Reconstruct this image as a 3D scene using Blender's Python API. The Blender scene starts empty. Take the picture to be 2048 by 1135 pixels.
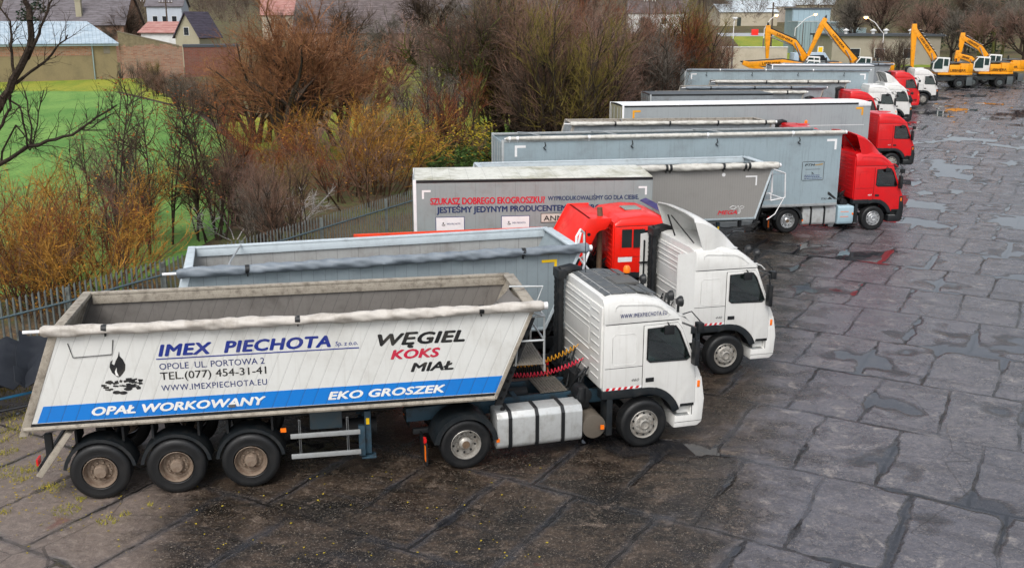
import bpy, bmesh, math, random
from mathutils import Vector, Matrix
R=math.radians; PI=math.pi; cos=math.cos; sin=math.sin
SC=bpy.context.scene; COL=SC.collection
# ---------------------------------------------------------------- camera, world, sun
F=2000.0; PIT=R(14.83); HC=8.36
cam=bpy.data.cameras.new('camera'); camo=bpy.data.objects.new('camera',cam); COL.objects.link(camo)
cam.sensor_width=36; cam.lens=F/2048*36; cam.clip_start=.1; cam.clip_end=3000
camo.location=(0,0,HC); camo.rotation_euler=(PI/2-PIT,0,0); SC.camera=camo
SUN_EL,SUN_AZ=R(52),R(-162)       # azimuth measured from +Y towards +X
W=bpy.data.worlds.new('World'); SC.world=W; W.use_nodes=True
nt=W.node_tree; bg=nt.nodes['Background']
sk=nt.nodes.new('ShaderNodeTexSky'); sk.sky_type='NISHITA'; sk.sun_disc=False
sk.sun_elevation=SUN_EL; sk.sun_rotation=SUN_AZ; sk.air_density=1.0; sk.dust_density=4.0; sk.ozone_density=1.0
hs=nt.nodes.new('ShaderNodeHueSaturation'); hs.inputs['Saturation'].default_value=.42
nt.links.new(sk.outputs[0],hs.inputs['Color']); nt.links.new(hs.outputs[0],bg.inputs[0]); bg.inputs[1].default_value=.15
sl=bpy.data.lights.new('sun','SUN'); sl.energy=1.0; sl.angle=R(28); sl.color=(1,.99,.975)
so=bpy.data.objects.new('sun',sl); COL.objects.link(so)
sd=Vector((sin(SUN_AZ)*cos(SUN_EL),cos(SUN_AZ)*cos(SUN_EL),sin(SUN_EL)))
so.rotation_euler=sd.to_track_quat('Z','Y').to_euler(); so.location=(0,0,60)
SC.view_settings.view_transform='Standard'; SC.view_settings.look='None'; SC.view_settings.gamma=1
SC.view_settings.exposure=.38
# ---------------------------------------------------------------- ground height, pixel helpers
BRK=[(0,0),(52,0),(180,2.816),(420,10.0),(900,38.0)]
def zg(y):
    if y<=52: return 0.0
    for (a,za),(b,zb) in zip(BRK,BRK[1:]):
        if y<=b: return za+(zb-za)*(y-a)/(b-a)
    return 38.0
def ray(u,v):
    a=(u-1024)/F; b=-(v-567.5)/F
    return (a,cos(PIT)+b*sin(PIT),-sin(PIT)+b*cos(PIT))
def atz(u,v,z):
    d=ray(u,v); t=(z-HC)/d[2]; return Vector((t*d[0],t*d[1],z))
def aty(u,v,Y):
    d=ray(u,v); t=Y/d[1]; return Vector((t*d[0],Y,HC+t*d[2]))
def G(u,v,dz=0):
    z=dz
    for _ in range(80):
        p=atz(u,v,z); z=.5*z+.5*(zg(min(p.y,880))+dz)
    return p
# ---------------------------------------------------------------- materials
MATS={}
class NT:
    def __init__(s,name):
        s.m=bpy.data.materials.new(name); s.m.use_nodes=True; s.t=s.m.node_tree
        s.b=s.t.nodes['Principled BSDF']
    def n(s,typ,**k):
        o=s.t.nodes.new(typ)
        for a,b in k.items(): setattr(o,a,b)
        return o
    def l(s,a,b): s.t.links.new(a,b)
    def math(s,op,a,b=None,c=None):
        o=s.n('ShaderNodeMath',operation=op)
        for i,x in enumerate((a,b,c)):
            if x is None: continue
            if isinstance(x,(int,float)): o.inputs[i].default_value=x
            else: s.l(x,o.inputs[i])
        return o.outputs[0]
    def co(s):
        return s.n('ShaderNodeTexCoord').outputs['Object']
    def noise(s,vec,scale,det=4,rough=.55,dist=0):
        o=s.n('ShaderNodeTexNoise'); o.inputs['Scale'].default_value=scale; o.inputs['Detail'].default_value=det
        o.inputs['Roughness'].default_value=rough; o.inputs['Distortion'].default_value=dist; s.l(vec,o.inputs['Vector']); return o.outputs['Fac']
    def mapp(s,vec,scale=(1,1,1),rot=(0,0,0)):
        o=s.n('ShaderNodeMapping'); o.inputs['Scale'].default_value=scale; o.inputs['Rotation'].default_value=rot; s.l(vec,o.inputs['Vector']); return o.outputs[0]
    def ramp(s,fac,a,b):
        o=s.n('ShaderNodeMapRange'); o.interpolation_type='SMOOTHSTEP'
        o.inputs['From Min'].default_value=a; o.inputs['From Max'].default_value=b; s.l(fac,o.inputs['Value']); return o.outputs[0]
    def mix(s,f,a,b):
        o=s.n('ShaderNodeMix',data_type='RGBA')
        for i,x in ((0,f),(6,a),(7,b)):
            if isinstance(x,(int,float)): o.inputs[i].default_value=x
            elif isinstance(x,tuple): o.inputs[i].default_value=(*x[:3],1)
            else: s.l(x,o.inputs[i])
        return o.outputs[2]
    def bump(s,h,st=.3,d=.02):
        o=s.n('ShaderNodeBump'); o.inputs['Strength'].default_value=st; o.inputs['Distance'].default_value=d; s.l(h,o.inputs['Height']); return o.outputs[0]
    def xyz(s,vec):
        o=s.n('ShaderNodeSeparateXYZ'); s.l(vec,o.inputs[0]); return o.outputs
    def put(s,col=None,rough=None,metal=None,normal=None,spec=None):
        for k,v in (('Base Color',col),('Roughness',rough),('Metallic',metal),('Normal',normal),('Specular IOR Level',spec)):
            if v is None: continue
            if isinstance(v,tuple): s.b.inputs[k].default_value=(*v[:3],1)
            elif isinstance(v,(int,float)): s.b.inputs[k].default_value=v
            else: s.l(v,s.b.inputs[k])
        return s.m
def rgb(h):
    c=[int(h[i:i+2],16)/255 for i in (0,2,4)]
    return tuple(x/12.92 if x<=.04045 else ((x+.055)/1.055)**2.4 for x in c)
def M(name,col=(.5,.5,.5),rough=.5,metal=0,dirt=.35,dcol=(.09,.075,.06),dscale=3,fine=.25,seam=None,streak=0,bump=0,coat=0):
    if name in MATS: return MATS[name]
    n=NT(name); co=n.co()
    f=n.ramp(n.noise(co,dscale,6,.65),.42,.78)
    c=n.mix(n.math('MULTIPLY',f,dirt),col,dcol)
    g=n.noise(co,dscale*9,3,.7)
    c=n.mix(n.math('MULTIPLY',n.ramp(g,.5,.75),fine*dirt),c,dcol)
    if streak:
        st=n.noise(n.mapp(co,(9,9,.5)),1.6,4,.6)
        c=n.mix(n.math('MULTIPLY',n.ramp(st,.5,.8),streak),c,dcol)
    nrm=None
    if seam:   # (period, skew k, width fraction, strength, axis)
        per,k,wd,stg=seam[:4]; X=n.xyz(co)
        s_=n.math('ADD',X[seam[4] if len(seam)>4 else 0],n.math('MULTIPLY',X[2],-k))
        fr=n.math('FRACT',n.math('DIVIDE',s_,per))
        ln=n.math('LESS_THAN',fr,wd)
        c=n.mix(n.math('MULTIPLY',ln,stg),c,(.03,.03,.03))
        pp=n.math('PINGPONG',n.math('DIVIDE',s_,per),.5)
        nrm=n.bump(n.math('MINIMUM',n.math('MULTIPLY',pp,12),1.0),.35,.006)
    r=n.math('ADD',n.math('MULTIPLY',f,.25*(1 if dirt>0 else 0)),rough)
    if bump and nrm is None: nrm=n.bump(n.noise(co,dscale*14,3,.6),bump,.01)
    n.put(c,r,metal,nrm)
    if coat: n.b.inputs['Coat Weight'].default_value=coat; n.b.inputs['Coat Roughness'].default_value=.08
    MATS[name]=n.m; return n.m
def glass(name='tinted_glass',tint=(.74,.86,.84)):
    if name in MATS: return MATS[name]
    n=NT(name); t=n.t
    tr=n.n('ShaderNodeBsdfTransparent'); tr.inputs[0].default_value=(*tint,1)
    gl=n.n('ShaderNodeBsdfGlossy'); gl.inputs['Roughness'].default_value=.03
    fr=n.n('ShaderNodeFresnel'); fr.inputs[0].default_value=1.5
    mx=n.n('ShaderNodeMixShader'); n.l(n.math('ADD',n.math('MULTIPLY',fr.outputs[0],1.0),.08),mx.inputs[0]); n.l(tr.outputs[0],mx.inputs[1]); n.l(gl.outputs[0],mx.inputs[2])
    n.l(mx.outputs[0],t.nodes['Material Output'].inputs[0]); MATS[name]=n.m; return n.m
def emit(name,col,st):
    if name in MATS: return MATS[name]
    n=NT(name); n.put(col,.4); n.b.inputs['Emission Color'].default_value=(*col,1); n.b.inputs['Emission Strength'].default_value=st
    MATS[name]=n.m; return n.m
# ---------------------------------------------------------------- mesh builder
class MB:
    def __init__(s): s.v=[]; s.f=[]; s.m=[]
    def add(s,vs,fs,m=0):
        o=len(s.v); s.v+= [tuple(x) for x in vs]; s.f+= [tuple(i+o for i in f) for f in fs]; s.m+= [m]*len(fs); return s
    def box(s,x0,x1,y0,y1,z0,z1,m=0,M4=None):
        vs=[(x,y,z) for z in (z0,z1) for y in (y0,y1) for x in (x0,x1)]
        if M4: vs=[M4@Vector(q) for q in vs]
        return s.add(vs,[(0,2,3,1),(4,5,7,6),(0,1,5,4),(2,6,7,3),(0,4,6,2),(1,3,7,5)],m)
    def prism(s,poly,a,b,axis='y',m=0):
        n=len(poly)
        def P(q,t):
            return (q[0],t,q[1]) if axis=='y' else ((t,q[0],q[1]) if axis=='x' else (q[0],q[1],t))
        vs=[P(q,a) for q in poly]+[P(q,b) for q in poly]
        return s.add(vs,[tuple(range(n)),tuple(range(2*n-1,n-1,-1))]+[(i,i+n,(i+1)%n+n,(i+1)%n) for i in range(n)],m)
    def tube(s,path,r,n=8,m=0,caps=True):
        path=[Vector(p) for p in path]; rs=r if isinstance(r,(list,tuple)) else [r]*len(path)
        rings=[]; up=None
        for i,p in enumerate(path):
            d=(path[min(i+1,len(path)-1)]-path[max(i-1,0)])
            if d.length<1e-9: d=Vector((0,0,1))
            d.normalize()
            if up is None:
                up=Vector((0,0,1)) if abs(d.z)<.9 else Vector((1,0,0))
            a=d.cross(up)
            if a.length<1e-6: a=d.orthogonal()
            a.normalize(); b=a.cross(d); up=b
            rings.append([p+(a*cos(2*PI*k/n)+b*sin(2*PI*k/n))*rs[i] for k in range(n)])
        return s.loft(rings,m,caps)
    def loft(s,rings,m=0,caps=True,closed=True):
        n=len(rings[0]); vs=[q for r_ in rings for q in r_]; fs=[]
        for i in range(len(rings)-1):
            for k in range(n if closed else n-1):
                k2=(k+1)%n; fs.append((i*n+k,i*n+k2,(i+1)*n+k2,(i+1)*n+k))
        if caps and closed: fs+= [tuple(range(n-1,-1,-1)),tuple((len(rings)-1)*n+k for k in range(n))]
        return s.add(vs,fs,m)
    def lathe(s,prof,c,axis='y',n=28,m=0):   # prof (r,t) along axis
        rings=[]
        for r_,t in prof:
            ring=[]
            for k in range(n):
                a=2*PI*k/n
                ring.append((c[0]+r_*cos(a),c[1]+t,c[2]+r_*sin(a)) if axis=='y' else ((c[0]+t,c[1]+r_*cos(a),c[2]+r_*sin(a)) if axis=='x' else (c[0]+r_*cos(a),c[1]+r_*sin(a),c[2]+t)))
            rings.append(ring)
        return s.loft(rings,m,False)
    def cyl(s,p0,p1,r0,r1=None,n=12,m=0): return s.tube([p0,p1],[r0,r0 if r1 is None else r1],n,m)
    def grid(s,rows,m=0): return s.loft(rows,m,False,False)
    def mesh(s,name,mats,bevel=0,smooth=35,thick=0,fixn=True):
        me=bpy.data.meshes.new(name); me.from_pydata(s.v,[],s.f)
        for x in (mats if isinstance(mats,(list,tuple)) else [mats]): me.materials.append(x)
        if any(s.m): me.polygons.foreach_set('material_index',s.m)
        if bevel or thick or fixn:
            bm=bmesh.new(); bm.from_mesh(me)
            if fixn: bmesh.ops.recalc_face_normals(bm,faces=bm.faces)
            if thick: bmesh.ops.solidify(bm,geom=bm.faces[:],thickness=thick)
            if bevel:
                ed=[e for e in bm.edges if len(e.link_faces)==2 and e.calc_face_angle(0)>R(28)]
                bmesh.ops.bevel(bm,geom=ed,offset=bevel,segments=2,profile=.6,affect='EDGES',clamp_overlap=True)
            bm.to_mesh(me); bm.free()
        if smooth:
            me.polygons.foreach_set('use_smooth',[True]*len(me.polygons)); me.set_sharp_from_angle(angle=R(smooth))
        me.update(); return me
    def build(s,name,mats,parent=None,bevel=0,smooth=35,thick=0,fixn=True,label=None):
        return link(name,s.mesh(name,mats,bevel,smooth,thick,fixn),parent,label)
def link(name,me,parent=None,label=None):
    o=bpy.data.objects.new(name,me); COL.objects.link(o); o.parent=parent
    if label: o['label']=label
    return o
def thing(name,label,cat,loc=(0,0,0),rz=0,group=None,tilt=None):
    o=bpy.data.objects.new(name,None); COL.objects.link(o); o.location=loc; o.rotation_euler=(0,0,rz); o.empty_display_size=.2
    return tag(o,label,cat,group)
def tag(o,label,cat,group=None):
    o['label']=label; o['category']=cat
    if group: o['group']=group
    return o
def struct(o,kind='structure'): o['kind']=kind; return o
def copytree(o,parent=None):
    c=o.copy(); COL.objects.link(c); c.parent=parent
    for ch in o.children: copytree(ch,c)
    return c
def setmat(o,m,i=0):
    o.material_slots[i].link='OBJECT'; o.material_slots[i].material=m
TXT={}
def text(mb,body,x0,z0,w,h,y=-1.285,shear=0,bold=0,m=0,slope=0,spacing=1,thick=.003,back=False):
    """letters laid on the plane y=const, reading along +x seen from -y; box w x h, lower left x0,z0"""
    key=(body,shear,bold,spacing)
    if key not in TXT:
        cu=bpy.data.curves.new('t','FONT'); cu.body=body; cu.offset=0; cu.shear=shear; cu.resolution_u=3; cu.space_character=spacing
        o=bpy.data.objects.new('t',cu); COL.objects.link(o); dg=bpy.context.evaluated_depsgraph_get()
        me=bpy.data.meshes.new_from_object(o.evaluated_get(dg)); 
        TXT[key]=([tuple(v.co[:2]) for v in me.vertices],[tuple(p.vertices) for p in me.polygons])
        bpy.data.objects.remove(o); bpy.data.curves.remove(cu); bpy.data.meshes.remove(me)
    vs,fs=TXT[key]
    xa=min(v[0] for v in vs); xb=max(v[0] for v in vs)
    # height reference: capital H = .73 of size in the built-in font
    k=w/(xb-xa); kh=h/.73
    sh_=[(0,0)] if bold<=.004 else ([(-1,0),(1,0),(0,-.7),(0,.7)] if bold<.018 else [(-1,0),(1,0),(0,-.8),(0,.8),(-.6,.6),(.6,-.6),(-.5,-.5),(.5,.5),(0,0)])
    w_=w/(1+2*bold*kh/w) if w>.01 else w; k=w_/(xb-xa)
    for i,(a,c) in enumerate(sh_):
        mb.add([(x0+bold*kh+(v[0]-xa)*k+a*bold*kh,y-.0004*i,z0+v[1]*kh+c*bold*kh*.8) for v in vs],fs,m)
    return mb
def textz(mb,body,P,ux,uz,w,h,**k):
    """letters on any plane: P lower left, ux reading dir, uz up dir"""
    t=MB(); text(t,body,0,0,w,h,y=0,**k); ux=Vector(ux).normalized(); uz=Vector(uz).normalized()
    mb.add([Vector(P)+ux*v[0]+uz*v[2] for v in t.v],t.f,k.get('m',0)); return mb
exec_order=[]
# ================================================================ VEHICLE MATERIALS
WHITE=M('white_paint',rgb('dcdcd8'),.32,dirt=.2,dcol=rgb('8d8474'),dscale=1.6,fine=.2,streak=.18,coat=.3)
REDP=M('red_paint',rgb('d50f16'),.3,dirt=.22,dcol=rgb('6e0d10'),dscale=1.8,streak=.12,coat=.4)
ORANGE=M('orange_red_paint',rgb('f5200f'),.35,dirt=.22,dcol=rgb('8a1c0c'),dscale=2,coat=.3)
RUBBER=M('tyre_rubber',rgb('0e1012'),.5,dirt=.3,dcol=rgb('2c2926'),dscale=4,bump=.2)
DARK=M('black_plastic',rgb('15181b'),.45,dirt=.3,dcol=rgb('3a3631'),dscale=5)
FENDER=M('fender_plastic',rgb('181e22'),.38,dirt=.4,dcol=rgb('3a3733'),dscale=4)
CHASSIS=M('chassis_steel',rgb('1f2326'),.6,dirt=.6,dcol=rgb('30281f'),dscale=5)
CHBLUE=M('chassis_blue',rgb('2d4857'),.55,dirt=.9,dcol=rgb('2c2620'),dscale=5)
ALU=M('aluminium',rgb('b9bdbd'),.38,.55,dirt=.4,dcol=rgb('6b6457'),dscale=4)
ALUT=M('tank_aluminium',rgb('c9cccb'),.36,.35,dirt=.45,dcol=rgb('7b7468'),dscale=3.5,streak=.25)
STEELR=M('rim_steel',rgb('a6a39c'),.4,.3,dirt=.7,dcol=rgb('5a4a3c'),dscale=9)
RIMBR=M('brown_rim',rgb('857667'),.6,.1,dirt=.8,dcol=rgb('5a3f2c'),dscale=9)
CHROME=M('polished_rim',rgb('c9cbcc'),.25,.7,dirt=.3,dscale=8)
HUB=M('hub_rust',rgb('6e5b48'),.7,.1,dirt=.6,dcol=rgb('3a2a1e'),dscale=12)
AMBER=M('amber_lens',rgb('ff7a10'),.25,dirt=.1)
REDL=M('red_lens',rgb('d01818'),.25,dirt=.15)
LENS=M('clear_lens',rgb('c5c9c8'),.12,.5,dirt=.1)
SEATM=M('seat_fabric',rgb('a4bcba'),.8,dirt=.3)
STRIPER=M('red_reflective',rgb('cf1328'),.35,dirt=.1)
STRIPEW=M('white_reflective',rgb('e9e9e9'),.35,dirt=.15)
YELLOW=M('yellow_reflective',rgb('f6c90a'),.4,dirt=.12)
BLACKT=M('black_lettering',rgb('16181c'),.45,dirt=.22,dcol=rgb('8d8474'),streak=.12)
NAVY=M('navy_lettering',rgb('1d2f6b'),.45,dirt=.22,dcol=rgb('8d8474'),streak=.12)
BLUET=M('blue_lettering',rgb('0c2a86'),.45,dirt=.22,dcol=rgb('8d8474'),streak=.12)
CRIM=M('crimson_lettering',rgb('c4163f'),.45,dirt=.22,dcol=rgb('8d8474'),streak=.12)
WHITET=M('white_lettering',rgb('eeeeea'),.45,dirt=.22,dcol=rgb('8d8474'),streak=.12)
GREYT=M('grey_lettering',rgb('6d6d6d'),.4,.3,dirt=.1)
GLASS=glass()
# ================================================================ WHEELS
def rimdisc(kind):
    b=MB()
    if kind=='trailer':
        b.lathe([(.295,.0),(.288,-.006),(.278,.02),(.262,.10),(.252,.135),(.215,.14),(.19,.12),(.125,.12),(.115,.02),(.10,-.005),(.0,-.01)],(0,0,0),n=30)
        for k in range(10):
            a=2*PI*k/10; b.cyl((.165*cos(a),.13,.165*sin(a)),(.165*cos(a),.075,.165*sin(a)),.019,n=6)
    elif kind=='front':
        b.lathe([(.298,.0),(.29,-.008),(.275,.015),(.262,.05),(.235,.05),(.205,.005),(.19,-.012),(.115,-.012),(.105,-.035),(.085,-.045),(.08,-.01),(0,.0)],(0,0,0),n=30)
        for k in range(10):
            a=2*PI*k/10; b.cyl((.155*cos(a),.0,.155*sin(a)),(.155*cos(a),-.045,.155*sin(a)),.017,n=6)
            a+=PI/10; b.cyl((.226*cos(a),.05,.226*sin(a)),(.22*cos(a),.018,.22*sin(a)),.022,.024,n=8,m=1)
    else:
        b.lathe([(.298,.0),(.29,-.008),(.278,.02),(.266,.12),(.25,.165),(.17,.175),(.13,.16),(.125,.05),(.09,.01),(.05,.0),(.0,.0)],(0,0,0),n=30)
        for k in range(10):
            a=2*PI*k/10; b.cyl((.155*cos(a),.17,.155*sin(a)),(.155*cos(a),.12,.155*sin(a)),.018,n=6)
            a+=PI/10; b.cyl((.222*cos(a),.175,.222*sin(a)),(.222*cos(a),.162,.222*sin(a)),.024,n=8,m=1)
        b.cyl((0,.06,0),(0,-.005,0),.085,.075,n=12,m=2)
    return b.mesh('rim',[{'trailer':RIMBR,'front':STEELR,'rear':STEELR}[kind],DARK,HUB],fixn=False)
def tyremesh(w,rr=.505):
    b=MB(); k=rr/.505
    pr=[(.285,.05),(.293,.012),(.31,.0),(.33,.006),(.40,-.012),(.44,-.010),(.478,.004),(.497,.03),(.505,.055)]
    gro=[]; x=.055
    while x<w-.08:
        gro+= [(.505,x),(.505,x+.032),(.492,x+.036),(.492,x+.046)]; x+=.05
    pr+=gro+[(.505,w-.05),(.495,w-.02),(.44,w+.01),(.31,w),(.285,w-.04)]
    b.lathe([(a*k,t) for a,t in pr],(0,0,0),n=40)
    return b.mesh('tyre',[RUBBER],smooth=50,fixn=False)
TY_S=tyremesh(.36,.525); TY_F=tyremesh(.31); TY_D=tyremesh(.27)
RM={k:rimdisc(k) for k in ('trailer','front','rear')}
def wheel(parent,x,side,kind,z=.505,off=1.25,rimm=None):
    t={'trailer':TY_S,'front':TY_F,'rear':TY_D}[kind]
    if kind=='trailer': z=.525
    o=link('wheel',t,parent); o.location=(x,-off if side<0 else off,z)
    if side>0: o.rotation_euler=(0,0,PI)
    r_=link('rim',RM[kind],o)
    if rimm: setmat(r_,rimm)
    if kind=='rear':
        i=link('inner_tyre',TY_D,o); i.location=(0,.31,0)
    return o
# ================================================================ CAB SHELL (cut by booleans once, shared)
def tmpobj(mb,bevel=0):
    o=bpy.data.objects.new('tmp',mb.mesh('tmp',[],bevel,0)); COL.objects.link(o); return o
def cutmesh(base,cutters,name,mats):
    for c in cutters:
        md=base.modifiers.new('b','BOOLEAN'); md.operation='DIFFERENCE'; md.object=c; md.solver='EXACT'
    dg=bpy.context.evaluated_depsgraph_get(); me=bpy.data.meshes.new_from_object(base.evaluated_get(dg)); me.name=name
    for o in [base]+cutters: bpy.data.objects.remove(o)
    me.materials.clear()
    for m in mats: me.materials.append(m)
    me.polygons.foreach_set('use_smooth',[True]*len(me.polygons)); me.set_sharp_from_angle(angle=R(32)); return me
arc=[(3.67+.78*cos(R(a)),.5+.78*sin(R(a))) for a in range(100,15,-10)]
PROF=[(2.77,1.28),(2.77,2.64),(4.38,2.64),(4.74,1.74),(4.87,1.45),(4.90,.86),(4.42,.86)]+arc[::-1]
WIN=[(3.68,1.87),(3.68,2.50),(4.27,2.52),(4.36,2.40),(4.60,1.84),(4.54,1.80),(3.74,1.82)]
WSH=[(4.34,2.56),(4.9,2.56),(4.95,1.80),(4.66,1.80)]
def mkshell():
    base=tmpobj(MB().prism(PROF,-1.24,1.24),.045)
    inner=tmpobj(MB().prism([(2.85,1.45),(2.85,2.58),(4.32,2.58),(4.67,1.74),(4.78,1.50),(4.6,1.4)],-1.19,1.19))
    return cutmesh(base,[inner,tmpobj(MB().prism(WIN,-1.6,1.6)),tmpobj(MB().prism(WSH,-1.1,1.1))],'cab_shell',[WHITE,DARK])
CABM=mkshell()
def mkdoor():
    dp=[(3.60,1.18),(3.60,2.57),(4.32,2.58),(4.42,2.45),(4.68,1.78),(4.74,1.45),(4.75,.86),(4.44,.86)]+[(3.67+.80*cos(R(a)),.5+.80*sin(R(a))) for a in range(20,75,9)]
    base=tmpobj(MB().prism(dp,-1.262,-1.236),.006)
    return cutmesh(base,[tmpobj(MB().prism(WIN,-1.6,-1.0))],'door',[WHITE])
DOORM=mkdoor()
def ringmesh(poly,y,r,name,mat):
    b=MB(); P=[Vector((q[0],y,q[1])) for q in poly]; b.tube(P+[P[0],P[1]],r,5,caps=False); return b.mesh(name,[mat],fixn=False)
WINR=ringmesh(WIN,-1.264,.018,'window_frame',DARK)
PANE=MB().prism(WIN,-1.245,-1.239).mesh('window',[GLASS])
def cap(kind):
    if kind=='low': xs=[(2.77,2.72),(2.95,2.86),(3.6,2.92),(4.05,2.90),(4.32,2.80),(4.42,2.67)]
    else: xs=[(2.77,3.13),(2.95,3.18),(3.5,3.17),(3.95,3.06),(4.24,2.86),(4.42,2.68)]
    rg=[]
    for i,(x,zt) in enumerate(xs):
        wb=1.24-.006*i-(.04 if i==5 else 0); wt=wb-.10-.05*(i>2); zb=2.643; z1=zb+(zt-zb)*.78
        rg.append([(x,-wb,zb),(x,-wb+.012,zb+(zt-zb)*.4),(x,-wb+.04,z1),(x,-wt,zt-.01),(x,-wt+.25,zt+.015),(x,wt-.25,zt+.015),(x,wt,zt-.01),(x,wb-.04,z1),(x,wb-.012,zb+(zt-zb)*.4),(x,wb,zb)])
    return MB().loft(rg).mesh('roof',[WHITE],bevel=.02,smooth=40)
CAPS={k:cap(k) for k in ('high','low')}
def spoiler():
    """open-backed roof air deflector: top sheet plus two cheeks"""
    top=[];N=8
    for i in range(N+1):
        t=i/N; x=3.95-1.2*t; z=3.12+.80*(1-(1-t)**1.5); w=.80+.36*min(1,t*1.6)
        top.append([(x,-w-.02,z-.10*t-.02),(x,-w+.05,z-.03*t),(x,-w*.5,z+.02),(x,0,z+.03),(x,w*.5,z+.02),(x,w-.05,z-.03*t),(x,w+.02,z-.10*t-.02)])
    b=MB().grid(top)
    for s in (-1,1):
        rows=[]
        for i in range(N+1):
            t=i/N; x=3.95-1.2*t; z=3.12+.80*(1-(1-t)**1.5)-.10*t-.02; w=(.80+.36*min(1,t*1.6)+.02)*s
            zb=3.10 if x>2.77 else 3.10
            rows.append([(x+ (0 if t<.75 else 0),w,z),(x+ .25*t*t,s*(1.02+.14*min(1,t*1.5)),zb+.0)])
        b.grid(rows)
    return b.mesh('roof_spoiler',[WHITE],thick=.03,smooth=50)
SPOIL=spoiler()
def mkrear():
    b=MB(); b.box(2.735,2.772,-1.17,1.17,1.34,2.98,0)
    for y0,y1,z0,z1,n in ((-1.05,-.62,1.5,2.85,9),(-.5,1.0,1.5,1.95,3),(-.5,1.0,2.5,2.9,4)):
        for i in range(n):
            z=z0+(z1-z0)*i/(n-1); b.box(2.722,2.74,y0,y1,z-.013,z+.013,0)
    for (y0,y1,z0,z1) in ((-.5,1.0,2.05,2.40),):
        P=[Vector((2.735,y0,z0)),Vector((2.735,y1,z0)),Vector((2.735,y1,z1)),Vector((2.735,y0,z1)),Vector((2.735,y0,z0))]
        b.tube(P,.009,5,caps=False)
    return b.mesh('rear_wall',[WHITE],bevel=.006)
REARM=mkrear()
def arcband(x,r0,r1,a0,a1,y0,y1,n=14,z=.505,lip=True):
    rows=[]
    for i in range(n+1):
        a=R(a0+(a1-a0)*i/n); c,s=cos(a),sin(a)
        rows.append([(x+r0*c,y0,z+r0*s),(x+r1*c,y0,z+r1*s),(x+r1*c,y1,z+r1*s),(x+r0*c,y1,z+r0*s)])
    return MB().loft(rows)
def seats(p,m=SEATM):
    for y in (-.62,.62):
        b=MB(); b.box(3.55,4.05,y-.26,y+.26,1.46,1.72).box(3.48,3.62,y-.25,y+.25,1.7,2.3).box(3.50,3.60,y-.14,y+.14,2.3,2.5); b.build('seat',m,p,bevel=.04)
    b=MB(); b.lathe([(.22,.0),(.235,.015),(.22,.03),(.205,.015),(.22,.0)],(0,0,0),axis='z',n=18); o=b.build('steering_wheel',DARK,p); o.location=(4.28,.62,1.85); o.rotation_euler=(0,R(-35),0)
    MB().box(4.42,4.7,-1.1,1.1,1.5,1.75).build('dashboard',DARK,p,bevel=.03)
    MB().box(2.9,3.4,-1.1,1.1,1.5,1.8).build('bunk',m,p,bevel=.04)
def coil(p0,p1,sag,turns,rad,r,mat,parent):
    pts=[];N=turns*9; p0=Vector(p0);p1=Vector(p1); d=(p1-p0).normalized(); a=d.cross(Vector((0,0,1))).normalized(); b_=a.cross(d)
    for i in range(N+1):
        t=i/N; c=p0.lerp(p1,t)+Vector((0,0,-sag*4*t*(1-t))); w=rad*min(1,min(t,1-t)*14); an=2*PI*turns*t
        pts.append(c+a*cos(an)*w+b_*sin(an)*w)
    return MB().tube(pts,r,4).build('coiled_air_hose',mat,parent,fixn=False)
SHARED={}
def sh(key,fn):
    if key not in SHARED: SHARED[key]=fn()
    return SHARED[key]
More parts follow.
